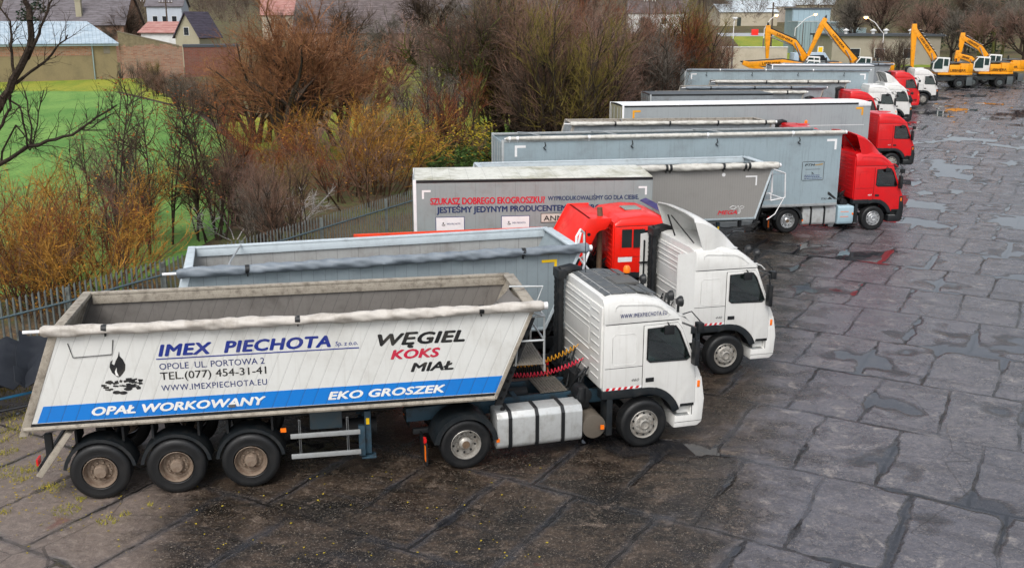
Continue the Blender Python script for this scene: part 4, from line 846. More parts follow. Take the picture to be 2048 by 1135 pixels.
    P=Vector(piv);Mi=Vector(mid)
    b=MB()
    for s in (-.32,.32): b.cyl((P.x+.5,s,P.y-.35),((P.x+.5+Mi.x)/2,s,(P.y-.35+Mi.y)/2),.11,m=0).cyl(((P.x+.5+Mi.x)/2,s,(P.y-.35+Mi.y)/2),(Mi.x,s,Mi.y),.055,m=1)
    b.cyl((Mi.x,0,Mi.y-.4),(k.x+d.x*.6-.2,0,k.y+d.y*.6-.05),.07,m=1); b.build('hydraulic_ram',[YEL,CYL],t)
    b=MB(); n_=Vector((-(k-Mi).y,(k-Mi).x)).normalized()
    if n_.y<0: n_=-n_
    pts=[(P.x+n_.x*.35,-.1,P.y+n_.y*.35),(Mi.x+n_.x*.38,-.1,Mi.y+n_.y*.38),(k.x+n_.x*.3,-.1,k.y+n_.y*.3),(k.x-d.x*.75,-.1,k.y-d.y*.75+.05),(k.x+d.x*.6+.3,-.1,k.y+d.y*.6)]
    b.tube(pts,.06,6); b.tube([(a,y_+.2,c_) for a,y_,c_ in pts],.05,6); b.build('hydraulic_hose',DARK,t)
    if ladder:
        b=MB(); L_=(k-Mi)
        for i in range(8):
            q=Mi+L_*(i/8.0); b.box(q.x+n_.x*.35-.03,q.x+n_.x*.35+.03,-.1,.75,q.y+n_.y*.35-.02,q.y+n_.y*.35+.02)
        b.build('guard_rungs',STRIPEW,t)
    # lettering on the boom flank facing the camera (+y)
    a=(k-Mi); ln=min(a.length*.62,1.9); ux=a.normalized(); 
    lt=MB(); text(lt,'LIEBHERR',0,0,ln,.24,y=0,bold=.03)
    vs=[]
    for v in lt.v:
        q=Mi+ux*(ln*1.12-v[0]); up=Vector((-ux.y,ux.x)); up=up if up.y>0 else -up
        q=q+up*(v[2]-.12); vs.append((q.x,w/2+.012,q.y))
    MB().add(vs,lt.f).build('lettering',BLACKT,bo,smooth=0,fixn=False)
    return t
def xat(u,v): p=G(u,v); return p.x,p.y
x,y=xat(1884,175); excavator('yellow excavator with tall straight stick and rung-guarded boom, beside the last white cab',x,y,172,(.5,2.0),(1.5,3.6),(3.45,6.1),(3.3,2.0),ladder=True)
x,y=xat(1965,173); excavator('yellow excavator with its boom folded low, between two taller booms at the right',x,y,170,(.5,2.0),(1.6,2.9),(2.9,3.3),(2.95,1.9))
x,y=xat(2014,171); excavator('yellow excavator at the right edge with an arched boom and white cab',x,y+3,168,(.5,2.1),(2.0,3.9),(3.9,5.0),(4.0,3.0),ladder=True)
x,y=xat(1606,183); excavator('yellow excavator with its boom stretched out flat above the pale blue trailer',x+1,y,180,(.6,2.5),(3.3,2.9),(6.9,2.75),(5.2,2.2),letter=False)
x,y=xat(1625,177); excavator('yellow excavator with a hooked boom dropping straight down at the left of the group',x+1,y+3,176,(.5,2.2),(2.4,4.6),(5.3,5.9),(5.2,2.9),letter=False)
x,y=xat(1742,177); excavator('yellow excavator with a steep pointed boom in the middle of the row',x,y+2,176,(.5,2.0),(2.4,3.9),(4.9,6.7),(6.3,3.2),letter=False)
# ================================================================ GROUND
def sheet(name,pts,off,mat,step=2.0,x_rows=None):
    """pts: list of (y, xl, xr); surface follows zg"""
    ys=sorted(set([p[0] for p in pts]+[a for a,_ in BRK if pts[0][0]<a<pts[-1][0]]+[pts[0][0]+i*step for i in range(int((pts[-1][0]-pts[0][0])/step)+1)]))
    rows=[]
    for y in ys:
        for (ya,la,ra),(yb,lb,rb) in zip(pts,pts[1:]):
            if ya<=y<=yb:
                k=(y-ya)/(yb-ya) if yb>ya else 0; rows.append([(la+(lb-la)*k,y,zg(y)+off),(ra+(rb-ra)*k,y,zg(y)+off)]); break
    return struct(MB().grid(rows).build(name,mat,smooth=0,fixn=False))
def groundmat():
    n=NT('scrub_ground'); co=n.co(); a=n.noise(co,.35,6,.65); b=n.noise(co,3.5,5,.7)
    c=n.mix(n.ramp(a,.42,.62),rgb('4e4130'),rgb('4f5a2b')); c=n.mix(n.ramp(b,.45,.7),c,rgb('6a5136')); c=n.mix(n.ramp(n.noise(co,11,3,.7),.55,.7),c,rgb('8a7440'))
    n.put(c,.95,0,n.bump(b,.8,.15)); return n.m
def grassmat(name,c1,c2,c3,sc=.25,streak=True):
    n=NT(name); co=n.co(); a=n.noise(n.mapp(co,(1,.45,1),(0,0,R(35))),sc,6,.7,.6); b=n.noise(co,6,4,.75)
    c=n.mix(n.ramp(a,.35,.65),c1,c2); c=n.mix(n.ramp(b,.5,.72),c,c3); n.put(c,.9,0,n.bump(b,.7,.08),.2); return n.m
def yardmat():
    n=NT('wet_concrete_slabs'); co=n.co()
    rot=n.mapp(co,(1,1,1),(0,0,R(29.5)))
    def dist(s,k,add):
        o=n.n('ShaderNodeTexNoise'); o.inputs['Scale'].default_value=s; o.inputs['Detail'].default_value=5; o.inputs['Roughness'].default_value=.6; n.l(rot,o.inputs['Vector'])
        v=n.n('ShaderNodeVectorMath',operation='MULTIPLY_ADD'); n.l(o.outputs['Color'],v.inputs[0]); v.inputs[1].default_value=(k,k,0); n.l(add,v.inputs[2]); return v.outputs[0]
    vec=dist(.28,.36,rot); vec=dist(1.9,.16,vec); vec=dist(9,.04,vec)
    br=n.n('ShaderNodeTexBrick'); n.l(vec,br.inputs['Vector']); br.offset=.42; br.offset_frequency=2; br.squash=1
    br.inputs['Scale'].default_value=1; br.inputs['Brick Width'].default_value=1.55; br.inputs['Row Height'].default_value=3.05
    br.inputs['Mortar Size'].default_value=.030; br.inputs['Mortar Smooth'].default_value=.15
    br.inputs['Color1'].default_value=(0,0,0,1); br.inputs['Color2'].default_value=(1,1,1,1); br.inputs['Mortar'].default_value=(.5,.5,.5,1)
    mort=br.outputs['Fac']; tint=br.outputs['Color']
    # wide soft joint where water collects
    b2=n.n('ShaderNodeTexBrick'); n.l(vec,b2.inputs['Vector']); b2.offset=.42; b2.offset_frequency=2
    b2.inputs['Scale'].default_value=1; b2.inputs['Brick Width'].default_value=1.55; b2.inputs['Row Height'].default_value=3.05; b2.inputs['Mortar Size'].default_value=.17; b2.inputs['Mortar Smooth'].default_value=1.0
    wide=b2.outputs['Fac']
    big=n.noise(co,.16,4,.55); mid=n.noise(co,.9,6,.68); fin=n.noise(co,7,6,.75); grit=n.noise(co,17,5,.9); blot=n.noise(co,1.7,7,.78,.5); spk=n.noise(co,42,2,.6)
    X=n.xyz(co)
    # coal-dirty, oil-stained zone by the lorries, colours deepened for contact shade too (measured from the yard's diagonal)
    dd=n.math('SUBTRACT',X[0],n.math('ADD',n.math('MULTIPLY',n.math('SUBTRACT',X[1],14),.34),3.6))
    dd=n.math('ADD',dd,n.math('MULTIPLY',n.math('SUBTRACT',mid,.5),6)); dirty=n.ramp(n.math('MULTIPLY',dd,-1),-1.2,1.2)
    clean=n.mix(n.ramp(mid,.3,.7),rgb('434349'),rgb('68666b')); clean=n.mix(n.ramp(fin,.45,.72),clean,rgb('827c7b')); clean=n.mix(n.math('MULTIPLY',n.xyz(tint)[0],.5),clean,rgb('56565e'))
    clean=n.mix(n.math('MULTIPLY',n.ramp(n.noise(co,.42,6,.72),.52,.68),.45),clean,rgb('3a393c'))
    oily_shade=n.mix(n.ramp(mid,.35,.66),rgb('1f1914'),rgb('45392f')); oily_shade=n.mix(n.ramp(fin,.5,.75),oily_shade,rgb('625343')); oily_shade=n.mix(n.math('MULTIPLY',n.ramp(n.noise(n.mapp(co,(.45,1.5,1),(0,0,R(-24))),.8,7,.75,1.4),.47,.60),.88),oily_shade,rgb('14110d'))
    oily_shade=n.mix(n.math('MULTIPLY',n.ramp(n.noise(co,.35,5,.65),.54,.60),.8),oily_shade,rgb('0f0d0b'))
    oily_shade=n.mix(n.math('MULTIPLY',n.ramp(blot,.55,.66),.6),oily_shade,rgb('74665a')); oily_shade=n.mix(n.math('MULTIPLY',n.ramp(blot,.45,.38),.6),oily_shade,rgb('1c1814'))
    clean=n.mix(n.math('MULTIPLY',n.ramp(blot,.54,.68),.55),clean,rgb('a79f98')); clean=n.mix(n.math('MULTIPLY',n.ramp(blot,.46,.36),.5),clean,rgb('3c3b40'))
    c=n.mix(dirty,clean,oily_shade)
    # tyre swirl streaks
    sw=n.noise(n.mapp(rot,(.22,1.8,1),(0,0,R(70))),.9,5,.65,.6); c=n.mix(n.math('MULTIPLY',n.ramp(sw,.52,.66),.4),c,rgb('2f2c2e'))
    c=n.mix(n.math('MULTIPLY',n.ramp(grit,.55,.66),.42),c,rgb('b3a698')); c=n.mix(n.math('MULTIPLY',n.ramp(grit,.45,.35),.75),c,rgb('1c1917')); c=n.mix(n.math('MULTIPLY',n.ramp(spk,.64,.70),.45),c,rgb('d8cbb8'))
    # left concrete apron: paler, mossy
    lf=n.ramp(n.math('ADD',n.math('ADD',n.math('MULTIPLY',X[0],-1),n.math('MULTIPLY',X[1],-.15)),n.math('MULTIPLY',mid,2)),4.0,5.6)
    lf=n.math('MULTIPLY',lf,n.ramp(X[1],24,20)); c=n.mix(n.math('MULTIPLY',lf,.7),c,n.mix(n.ramp(fin,.4,.7),rgb('7d7068'),rgb('978a80')))
    jn=n.noise(co,.8,4,.6); gapm=n.math('MULTIPLY',mort,n.math('ADD',n.math('MULTIPLY',n.ramp(jn,.44,.58),.6),n.math('ADD',n.math('MULTIPLY',n.ramp(X[1],18,45),.35),.2)))
    wj=n.math('MULTIPLY',wide,n.ramp(n.noise(co,.45,3,.6),.35,.6)); c=n.mix(n.math('MULTIPLY',wj,.5),c,rgb('3f444c')); c=n.mix(gapm,c,rgb('14110e'))
    crk=n.n('ShaderNodeTexVoronoi',feature='DISTANCE_TO_EDGE'); n.l(vec,crk.inputs['Vector']); crk.inputs['Scale'].default_value=.42
    ck=n.math('MULTIPLY',n.math('LESS_THAN',crk.outputs['Distance'],.005),n.ramp(big,.46,.56)); c=n.mix(n.math('MULTIPLY',ck,.5),c,rgb('1f1a16'))
    rust=n.ramp(n.noise(co,.55,3,.6),.70,.74); c=n.mix(n.math('MULTIPLY',rust,.4),c,rgb('6b2a1c'))
    # water
    far_=n.ramp(X[1],20,44); lev=n.math('ADD',n.math('MULTIPLY',wide,.075),n.math('ADD',n.math('MULTIPLY',n.noise(co,.30,3,.5),1),n.math('MULTIPLY',fin,.05)))
    lev=n.math('ADD',lev,n.math('MULTIPLY',far_,.045)); lev=n.math('SUBTRACT',lev,n.math('MULTIPLY',dirty,.01))
    pud=n.ramp(lev,.598,.655)
    c=n.mix(n.math('MULTIPLY',pud,.7),c,rgb('202226'))
    damp=n.ramp(mid,.35,.65); rgh=n.math('ADD',n.math('MULTIPLY',damp,.24),.19); rgh=n.math('ADD',rgh,n.math('MULTIPLY',dirty,.03)); rgh=n.math('SUBTRACT',rgh,n.math('ADD',n.math('MULTIPLY',far_,.12),n.math('MULTIPLY',wj,.20)))
    rgh=n.math('MULTIPLY',rgh,n.math('SUBTRACT',1,n.math('MULTIPLY',pud,.93)))
    h=n.math('ADD',n.math('MULTIPLY',mort,-2.4),n.math('ADD',n.math('MULTIPLY',fin,.55),n.math('MULTIPLY',grit,.12))); h=n.math('ADD',h,n.math('MULTIPLY',mid,.9)); h=n.math('ADD',h,n.math('MULTIPLY',n.xyz(tint)[0],.5))
    h=n.math('MULTIPLY',h,n.math('SUBTRACT',1,pud))
    n.put(c,rgh,0,n.bump(h,.9,.05),.5); return n.m
rows=[-40,0]+[y for y in range(10,900,10)]; rows=sorted(set(rows+[52,180,420,900]))
struct(MB().grid([[(-420,y,zg(y)),(-60,y,zg(y)),(60,y,zg(y)),(520,y,zg(y))] for y in rows]).build('ground',groundmat(),smooth=0,fixn=False))
FL=[(-24,2),(-18.2,12),(-15.4,16),(-13.0,20.4),(-10.9,23.6),(-8.0,28.9),(-4.6,36.0),(-2.2,41),(2.6,51),(9.2,67),(15,81),(20,93)]   # fence line
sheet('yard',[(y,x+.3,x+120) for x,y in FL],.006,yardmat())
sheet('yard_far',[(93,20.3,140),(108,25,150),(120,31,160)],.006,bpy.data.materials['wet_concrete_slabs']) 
fieldm=grassmat('winter_wheat',rgb('56823e'),rgb('789c50'),rgb('3d5a2e'),.22)
limem=grassmat('lime_grass',rgb('6f8630'),rgb('98983a'),rgb('4c5c2a'),.35)
sheet('field',[(30,-60,-12.4),(40,-75,-11.6),(50,-90,-13.5),(58,-90,-16.2),(64,-90,-17.2),(86,-90,-26.8),(104,-90,-40.5),(106.5,-90,-42)],.02,fieldm)
sheet('grass_verge',[(64,-16.9,-14.0),(80,-23.4,-19.5),(104,-40.0,-36.5),(107,-90,-38),(121,-95,-44)],.024,limem)
sheet('furrow',[(64,-17.4,-16.9),(86,-27.0,-26.4),(104,-40.8,-40.1)],.028,M('dark_soil',rgb('33281c'),.95,dirt=.5))
sheet('meadow',[(60,-12,4),(84,-15,2),(110,-16,1),(142,-20,4)],.02,limem)
sheet('lawn',[(140,30,58),(170,38,70),(200,44,82),(236,50,95)],.02,limem)
sheet('lane',[(236,48,100),(252,50,105)],.03,M('pale_road',rgb('a9adb0'),.6,dirt=.3))
# ================================================================ FENCE
def fence():
    path=[Vector((x,y)) for x,y in FL[3:]]; tot=0; H=2.05
    t=thing('palisade_fence','grey steel picket fence running behind the trailers along the edge of the yard','fence',(path[0].x,path[0].y,0))
    o=path[0]; pk=MB(); ra=MB(); po=MB()
    for a,b in zip(path,path[1:]):
        L=(b-a).length; d=(b-a)/L; n=int(L/.155); nn=Vector((-d.y,d.x))
        for i in range(n):
            p=a+d*(i+.5)*L/n-o; z=zg(p.y+o.y)
            q=lambda u,w,zz:(p.x+d.x*u+nn.x*w,p.y+d.y*u+nn.y*w,zz)
            pk.add([q(-.032,0,z+.05),q(0,-.02,z+.05),q(.032,0,z+.05),q(.032,0,z+H),q(0,-.02,z+H+.06),q(-.032,0,z+H)],[(0,1,4,5),(1,2,3,4)])
        for zz in (.45,H-.38): ra.tube([(a.x-o.x,a.y-o.y,zg(a.y)+zz),(b.x-o.x,b.y-o.y,zg(b.y)+zz)],.032,5)
        m=max(1,int(L/2.7))
        for i in range(m):
            p=a+(b-a)*(i/m)-o; z=zg(p.y+o.y); po.box(p.x-.05,p.x+.05,p.y+.03,p.y+.13,z,z+H-.05)
    gm=M('galvanised_fence',rgb('757c79'),.6,.1,dirt=.8,dcol=rgb('3e3931'),dscale=5)
    pk.build('pickets',gm,t,fixn=False,smooth=0); ra.build('rail',M('fence_rail',rgb('566a70'),.5,dirt=.5),t); po.build('posts',gm,t)
fence()
# ================================================================ TREES AND SHRUBS
def seg3(V,Fc,p,q,r0,r1,n):
    dx,dy,dz=q[0]-p[0],q[1]-p[1],q[2]-p[2]; l=math.sqrt(dx*dx+dy*dy+dz*dz) or 1e-6; dx/=l;dy/=l;dz/=l
    if abs(dz)<.9: ax,ay,az=dy,-dx,0.0
    else: ax,ay,az=0.0,dz,-dy
    m=math.sqrt(ax*ax+ay*ay+az*az) or 1; ax/=m;ay/=m;az/=m
    bx,by,bz=ay*dz-az*dy,az*dx-ax*dz,ax*dy-ay*dx
    o=len(V)
    for P,r in ((p,r0),(q,r1)):
        for k in range(n):
            a=2*PI*k/n; c=cos(a)*r; s_=sin(a)*r
            V.append((P[0]+ax*c+bx*s_,P[1]+ay*c+by*s_,P[2]+az*c+bz*s_))
    for k in range(n): Fc.append((o+k,o+(k+1)%n,o+n+(k+1)%n,o+n+k))
def rndperp(d,rn):
    v=Vector((rn.gauss(0,1),rn.gauss(0,1),rn.gauss(0,1))); v-=v.dot(d)*d
    return v.normalized() if v.length>1e-6 else Vector((1,0,0))
def grow(rn,P):
    """P: levels list of dict(n,L,r,ang,up,wig,seg); returns trunk and crown meshes"""
    tr=MB(); cr=MB(); lf=[]
    lv=P['lv']
    def br(p,d,L,r,k):
        q=lv[k]; ns=q.get('seg',3); pts=[p]; dirs=[d]; cur=p.copy(); dd=d.copy()
        tgt=tr if k<P.get('split',2) else cr; nsd=6 if k==0 else (4 if k<P.get('split',2) else 3)
        for i in range(ns):
            dd=(dd+rndperp(dd,rn)*q.get('wig',.15)+Vector((0,0,q.get('up',.05)))).normalized()
            nx=cur+dd*(L/ns); ra=r*(1-.75*i/ns); rb=r*(1-.75*(i+1)/ns)
            seg3(tgt.v,tgt.f,cur,nx,ra,rb,nsd); cur=nx; pts.append(cur.copy()); dirs.append(dd.copy())
        if k+1<len(lv):
            c=lv[k+1]; n=c['n']; n=int(n*rn.uniform(.8,1.2)+.5)
            for j in range(n):
                t=rn.uniform(c.get('t0',.25),1.0)*ns; i=min(int(t),ns-1); f=t-i
                pos=pts[i].lerp(pts[i+1],f); base=dirs[i+1]
                a=R(c['ang']*rn.uniform(.6,1.3)); nd=(base*cos(a)+rndperp(base,rn)*sin(a)).normalized()
                br(pos,nd,c['L']*rn.uniform(.6,1.25)*(1-.35*t/ns),max(c['r']*rn.uniform(.7,1.2),.004),k+1)
        elif P.get('leaf') and rn.random()<P['leaf']:
            for _ in range(P.get('nleaf',2)):
                lf.append(pts[rn.randrange(1,len(pts))]+Vector((rn.gauss(0,.05),rn.gauss(0,.05),rn.gauss(0,.05))))
    for i in range(P.get('stems',1)):
        a=rn.uniform(0,2*PI); sp=P.get('spread',0)*rn.uniform(.3,1)
        d=Vector((cos(a)*sp,sin(a)*sp,1)).normalized(); rr=P.get('base',0)*rn.random()
        br(Vector((cos(a)*rr,sin(a)*rr,-.1)),d,lv[0]['L']*rn.uniform(.75,1.15),lv[0]['r']*rn.uniform(.7,1.1),0)
    s=P.get('ls',.05)
    for p in lf:
        u=rndperp(Vector((0,0,1)),rn); w=rndperp(u,rn); 
        o=len(cr.v); cr.v+= [tuple(p-u*s),tuple(p+w*s*.5),tuple(p+u*s),tuple(p-w*s*.5)]; cr.f.append((o,o+1,o+2,o+3)); cr.m+= [0]*(len(cr.f)-1-len(cr.m))+[1]
    tr.m=[0]*len(tr.f); cr.m+= [0]*(len(cr.f)-len(cr.m))
    return tr,cr
def barkmat(name,c1,c2,sc=4):
    n=NT(name); co=n.co(); c=n.mix(n.ramp(n.noise(co,sc*5,3,.75),.38,.62),c1,c2)
    oi=n.n('ShaderNodeObjectInfo'); c=n.mix(n.math('MULTIPLY',oi.outputs['Random'],.35),c,(c1[0]*.45,c1[1]*.45,c1[2]*.45)); c=n.mix(n.math('MULTIPLY',n.ramp(n.noise(co,.55,3,.6),.45,.62),.55),c,(c1[0]*.55,c1[1]*.65,c1[2]*.6)); n.put(c,.9,0,None,.2); return n.m
B_DARK=barkmat('dark_bark',rgb('2f2721'),rgb('4d4238')); B_MOSS=barkmat('mossy_bark',rgb('3b3826'),rgb('6e7436'),2); B_BR=barkmat('brown_bark',rgb('4a382a'),rgb('6b5340'))
TW_OR=barkmat('orange_twigs',rgb('7d5226'),rgb('cc9a44'),1.2); TW_OL=barkmat('olive_twigs',rgb('5c5328'),rgb('8a7a3c'),1.2); TW_RD=barkmat('reddish_twigs',rgb('6e3c28'),rgb('94583a'),1); TW_GY=barkmat('grey_twigs',rgb('5f5850'),rgb('8a8278'),1); TW_WI=barkmat('willow_twigs',rgb('6e4a36'),rgb('b07c54'),1); TW_BR=barkmat('brown_twigs',rgb('6a5144'),rgb('8a6c5a'),1)
TW_DK=barkmat('dark_twigs',rgb('463a32'),rgb('665547'),1); TW_SI=barkmat('silver_twigs',rgb('a09a98'),rgb('c6c2c0'),2); TW_MO=barkmat('mauve_twigs',rgb('75594f'),rgb('957a6c'),.8)
LF_RU=barkmat('russet_leaves',rgb('8a4a2c'),rgb('a8693a'),3); LF_YE=barkmat('yellow_leaves',rgb('a8952c'),rgb('c8b03a'),3); LF_GR=barkmat('green_leaves',rgb('37502a'),rgb('5d7434'),1.5); LF_OR=barkmat('orange_leaves',rgb('b8762a'),rgb('c9963a'),2)
SP={}
def species(key,seed,P,mt,mc,mlf=None):
    rn=random.Random(seed); tr,cr=grow(rn,P)
    SP[key]=(tr.mesh('trunk',[mt],fixn=False,smooth=60),cr.mesh('crown',[mc,mlf or LF_RU],fixn=False,smooth=0))
for i in range(3):
    species('willow%d'%i,10+i,dict(stems=7,spread=.55,base=.7,split=2,lv=[dict(L=3.6,r=.20,seg=4,wig=.14,up=.10),dict(n=6,L=3.0,r=.085,ang=42,seg=4,wig=.2,up=.08,t0=.35),dict(n=8,L=1.9,r=.026,ang=42,seg=3,wig=.25,up=.08,t0=.15),dict(n=6,L=1.0,r=.010,ang=42,seg=2,wig=.28,up=.06,t0=.1),dict(n=3,L=.5,r=.006,ang=42,seg=1,up=.03,t0=.1)]),B_DARK,TW_WI)
for i in range(3):
    species('oshrub%d'%i,20+i,dict(stems=12,spread=.9,base=1.1,split=1,leaf=.25,nleaf=1,ls=.035,lv=[dict(L=2.7,r=.028,seg=4,wig=.16,up=.04),dict(n=8,L=1.5,r=.012,ang=38,seg=3,wig=.2,up=.05,t0=.2),dict(n=7,L=.65,r=.007,ang=42,seg=2,wig=.2,up=.02,t0=.1)]),B_BR,TW_OR,LF_OR)
for i in range(2):
    species('sapling%d'%i,30+i,dict(stems=2,spread=.15,split=2,leaf=.3,nleaf=1,ls=.055,lv=[dict(L=5.2,r=.06,seg=6,wig=.06,up=.08),dict(n=15,L=1.7,r=.022,ang=50,seg=3,up=.10,t0=.2),dict(n=7,L=.8,r=.010,ang=42,seg=2,up=.06,t0=.2),dict(n=3,L=.35,r=.006,ang=40,seg=1,t0=.2)]),B_DARK,TW_DK,LF_RU)
for i in range(3):
    species('thicket%d'%i,40+i,dict(stems=9,spread=.38,base=1.2,split=2,lv=[dict(L=5.6,r=.085,seg=5,wig=.10,up=.10),dict(n=8,L=2.7,r=.035,ang=36,seg=3,wig=.2,up=.12,t0=.2),dict(n=7,L=1.5,r=.014,ang=38,seg=2,wig=.22,up=.10,t0=.1),dict(n=3,L=.75,r=.008,ang=40,seg=1,up=.04,t0=.1)]),B_DARK,TW_BR if i<2 else TW_MO)
for i in range(3):
    species('tree%d'%i,50+i,dict(stems=1,spread=.1,split=3,lv=[dict(L=4.6,r=.26,seg=5,wig=.10,up=.06),dict(n=9,L=4.6,r=.12,ang=42,seg=4,wig=.18,up=.10,t0=.4),dict(n=8,L=2.5,r=.045,ang=42,seg=3,wig=.2,up=.08,t0=.25),dict(n=8,L=1.3,r=.018,ang=42,seg=2,wig=.2,up=.05,t0=.15),dict(n=5,L=.7,r=.010,ang=40,seg=1,t0=.1)]),B_DARK if i<2 else B_MOSS,TW_DK if i<2 else TW_MO)
species('dead',60,dict(stems=5,spread=1.5,base=.3,split=3,lv=[dict(L=2.4,r=.03,seg=4,wig=.16,up=.02),dict(n=7,L=1.2,r=.016,ang=40,seg=3,up=.02),dict(n=5,L=.6,r=.009,ang=40,seg=2)]),TW_SI,TW_SI)
species('ivy',61,dict(stems=14,spread=.8,base=.8,split=1,leaf=1.0,nleaf=5,ls=.09,lv=[dict(L=1.7,r=.02,seg=3,wig=.2,up=.0),dict(n=8,L=.8,r=.01,ang=50,seg=2),dict(n=5,L=.35,r=.006,ang=45,seg=1)]),B_DARK,TW_DK,LF_GR)
species('yleaf',62,dict(stems=12,spread=.7,base=.8,split=1,leaf=.7,nleaf=2,ls=.06,lv=[dict(L=2.2,r=.02,seg=3,wig=.2,up=.0),dict(n=8,L=1.0,r=.01,ang=45,seg=2),dict(n=6,L=.45,r=.006,ang=45,seg=1)]),B_BR,TW_BR,LF_YE)
species('conifer',63,dict(stems=1,split=1,leaf=1.0,nleaf=6,ls=.16,lv=[dict(L=9,r=.16,seg=6,wig=.01,up=.1),dict(n=70,L=2.6,r=.04,ang=82,seg=3,up=-.04,t0=.1),dict(n=9,L=.8,r=.015,ang=50,seg=1,t0=.2)]),B_DARK,LF_GR,barkmat('needles',rgb('1f3a2a'),rgb('35543c'),1))
VARM={'thicket':['TW_BR','TW_MO','TW_RD','TW_DK','TW_GY','TW_OL','TW_BR','TW_MO','TW_GY'],'oshrub':['TW_OR','TW_OR','TW_OL','TW_RD','TW_BR'],'willow':['TW_WI'],'tree':['TW_DK','TW_MO','TW_GY']}
def plant(key,x,y,label,cat='tree',s=1.0,rz=None,group=None,zs=None,name=None):
    rn=random.Random(int(x*131+y*17)); t=thing(name or {'shrub':'shrub','tree':'tree','bush':'bush'}.get(cat,'tree'),label,cat,(x,y,zg(y)),rn.uniform(0,6.28) if rz is None else rz,group)
    t.scale=(s,s,s*(zs or 1)); a=link('trunk',SP[key][0],t); b=link('crown',SP[key][1],t)
    for k_ in VARM:
        if key.startswith(k_): setmat(b,globals()[rn.choice(VARM[k_])])
    return t
rn=random.Random(77)
# big willows and the orange-brown brush at their feet
for i,(u,v,s) in enumerate(((590,325,1.6),(690,290,1.2),(515,285,1.05))):
    p=G(u,v); plant('willow%d'%i,p.x,p.y,('tall orange-brown willow with many dark limbs, largest tree left of centre','orange-brown willow leaning right beside the largest one','orange-brown willow on the left flank of the largest one')[i],s=s)
for i in range(13):
    u=rn.uniform(470,830); v=rn.uniform(330,440); p=G(u,v); plant('oshrub%d'%(i%3),p.x,p.y,'dense orange-brown shrub of upright shoots below the willows','shrub',s=rn.uniform(.9,1.6),group='orange-brown shrubs below the willows')
for i in range(12):
    u=rn.uniform(-40,210); v=rn.uniform(520,640); p=G(u,v); plant('oshrub%d'%(i%3),p.x,p.y,'yellow-orange shrub of fine shoots over the fence at the left','shrub',s=rn.uniform(.85,1.25),group='yellow-orange shrubs at the left fence')
for i,(u,v,s) in enumerate(((180,480,.8),(235,500,1.0),(300,510,1.05),(345,490,.9),(395,480,1.05),(430,460,.9),(270,480,.75),(480,450,.9))):
    p=G(u,v); plant('sapling%d'%(i%2),p.x,p.y,'slim sapling with russet leaves between fence and green field',s=s,group='saplings between fence and field',cat='tree',name='sapling')
for i in range(10):
    u=rn.uniform(240,620); v=rn.uniform(450,530); p=G(u,v); plant('thicket%d'%(i%3),p.x,p.y,'low brown scrub bush just behind the fence','bush',s=rn.uniform(.38,.55),group='brown scrub behind the fence')
for i,(u,v,s) in enumerate(((470,480,.9),(590,455,.9))):
    p=G(u,v); plant('dead',p.x,p.y,('silvery dead shrub arching over the fence, left one of two','silvery dead shrub at the fence, right one of two')[i],'shrub',s=s)
for i,(u,v,k_,s_) in enumerate(((740,250,'thicket0',.95),(790,215,'tree0',1.1),(860,200,'tree1',1.2),(830,300,'thicket2',.7),(905,235,'thicket1',1.1),(760,330,'thicket0',.55),(700,190,'tree1',1.0),(945,180,'tree0',1.25),(1000,210,'tree1',1.35),(1075,170,'tree0',1.4),(985,290,'thicket1',1.2),(1160,150,'tree1',1.4),(880,330,'thicket2',.8),(920,350,'thicket0',.75))):
    p=G(u,v); plant(k_,p.x,p.y,'sparse bare tree between the willows and the brown thicket',s=s_,group='sparse bare trees over the lime meadow')
# leaning mossy tree and thicket
for i,(u,v,s) in enumerate(((955,315,1.25),(1030,270,1.2),(880,270,1.0))):
    p=G(u,v); plant('tree2',p.x,p.y,('mossy-limbed bare tree right of the willows','mossy-limbed bare tree at the edge of the brown thicket','mossy-limbed bare tree farther back above the lime-green meadow')[i],s=s,rz=1.3*i+.4)
for i in range(46):
    k=i/45; yy=57+50*k**1.1+rn.uniform(-3,3); fx=None
    for (xa,ya),(xb,yb) in zip(FL,FL[1:]):
        if ya<=yy<=yb: fx=xa+(xb-xa)*(yy-ya)/(yb-ya)
    if fx is None: fx=20+(yy-93)*.35
    x=fx-1.2-rn.uniform(0,9)*(.6 if yy<64 else 1)
    if i<7: x=fx-1.2-rn.uniform(0,3); yy+=2
    plant('thicket%d'%(i%3),x,yy,'bare brown multi-stemmed tree in the dense thicket behind the trailers',s=rn.uniform(1.0,1.4)*(1.0 if yy<85 else .72),group='bare trees in the brown thicket')
for i in range(9):
    u=rn.uniform(790,990); v=rn.uniform(300,380); p=G(u,v); plant(('yleaf','ivy')[i%2],p.x,p.y,('leafy bush with yellow leaves below the thicket','dark green ivy bush below the thicket')[i%2],'bush',s=rn.uniform(.8,1.2),group=('yellow-leaved bushes','ivy bushes')[i%2])
for i in range(26):   # hedge behind the field, willow scrub
    k=i/25; u=275+185*k+rn.uniform(-12,12); v=172+85*k+rn.uniform(-6,4); p=G(u,v); plant('thicket%d'%(i%3),p.x,p.y,'dark hedge shrub in the row behind the green field','shrub',s=rn.uniform(.30,.44),group='hedge behind the green field',name='hedge_shrub')
for i,(u,v,s) in enumerate(((770,135,.7),(1080,180,.95),(1140,130,1.0),(1220,140,.9),(1290,110,.9),(1400,110,.7),(1060,120,1.0))):
    p=G(u,v); plant('tree%d'%(i%2),p.x,p.y,'bare dark tree standing among the scrub in the middle distance',s=s,group='bare trees in the middle distance')
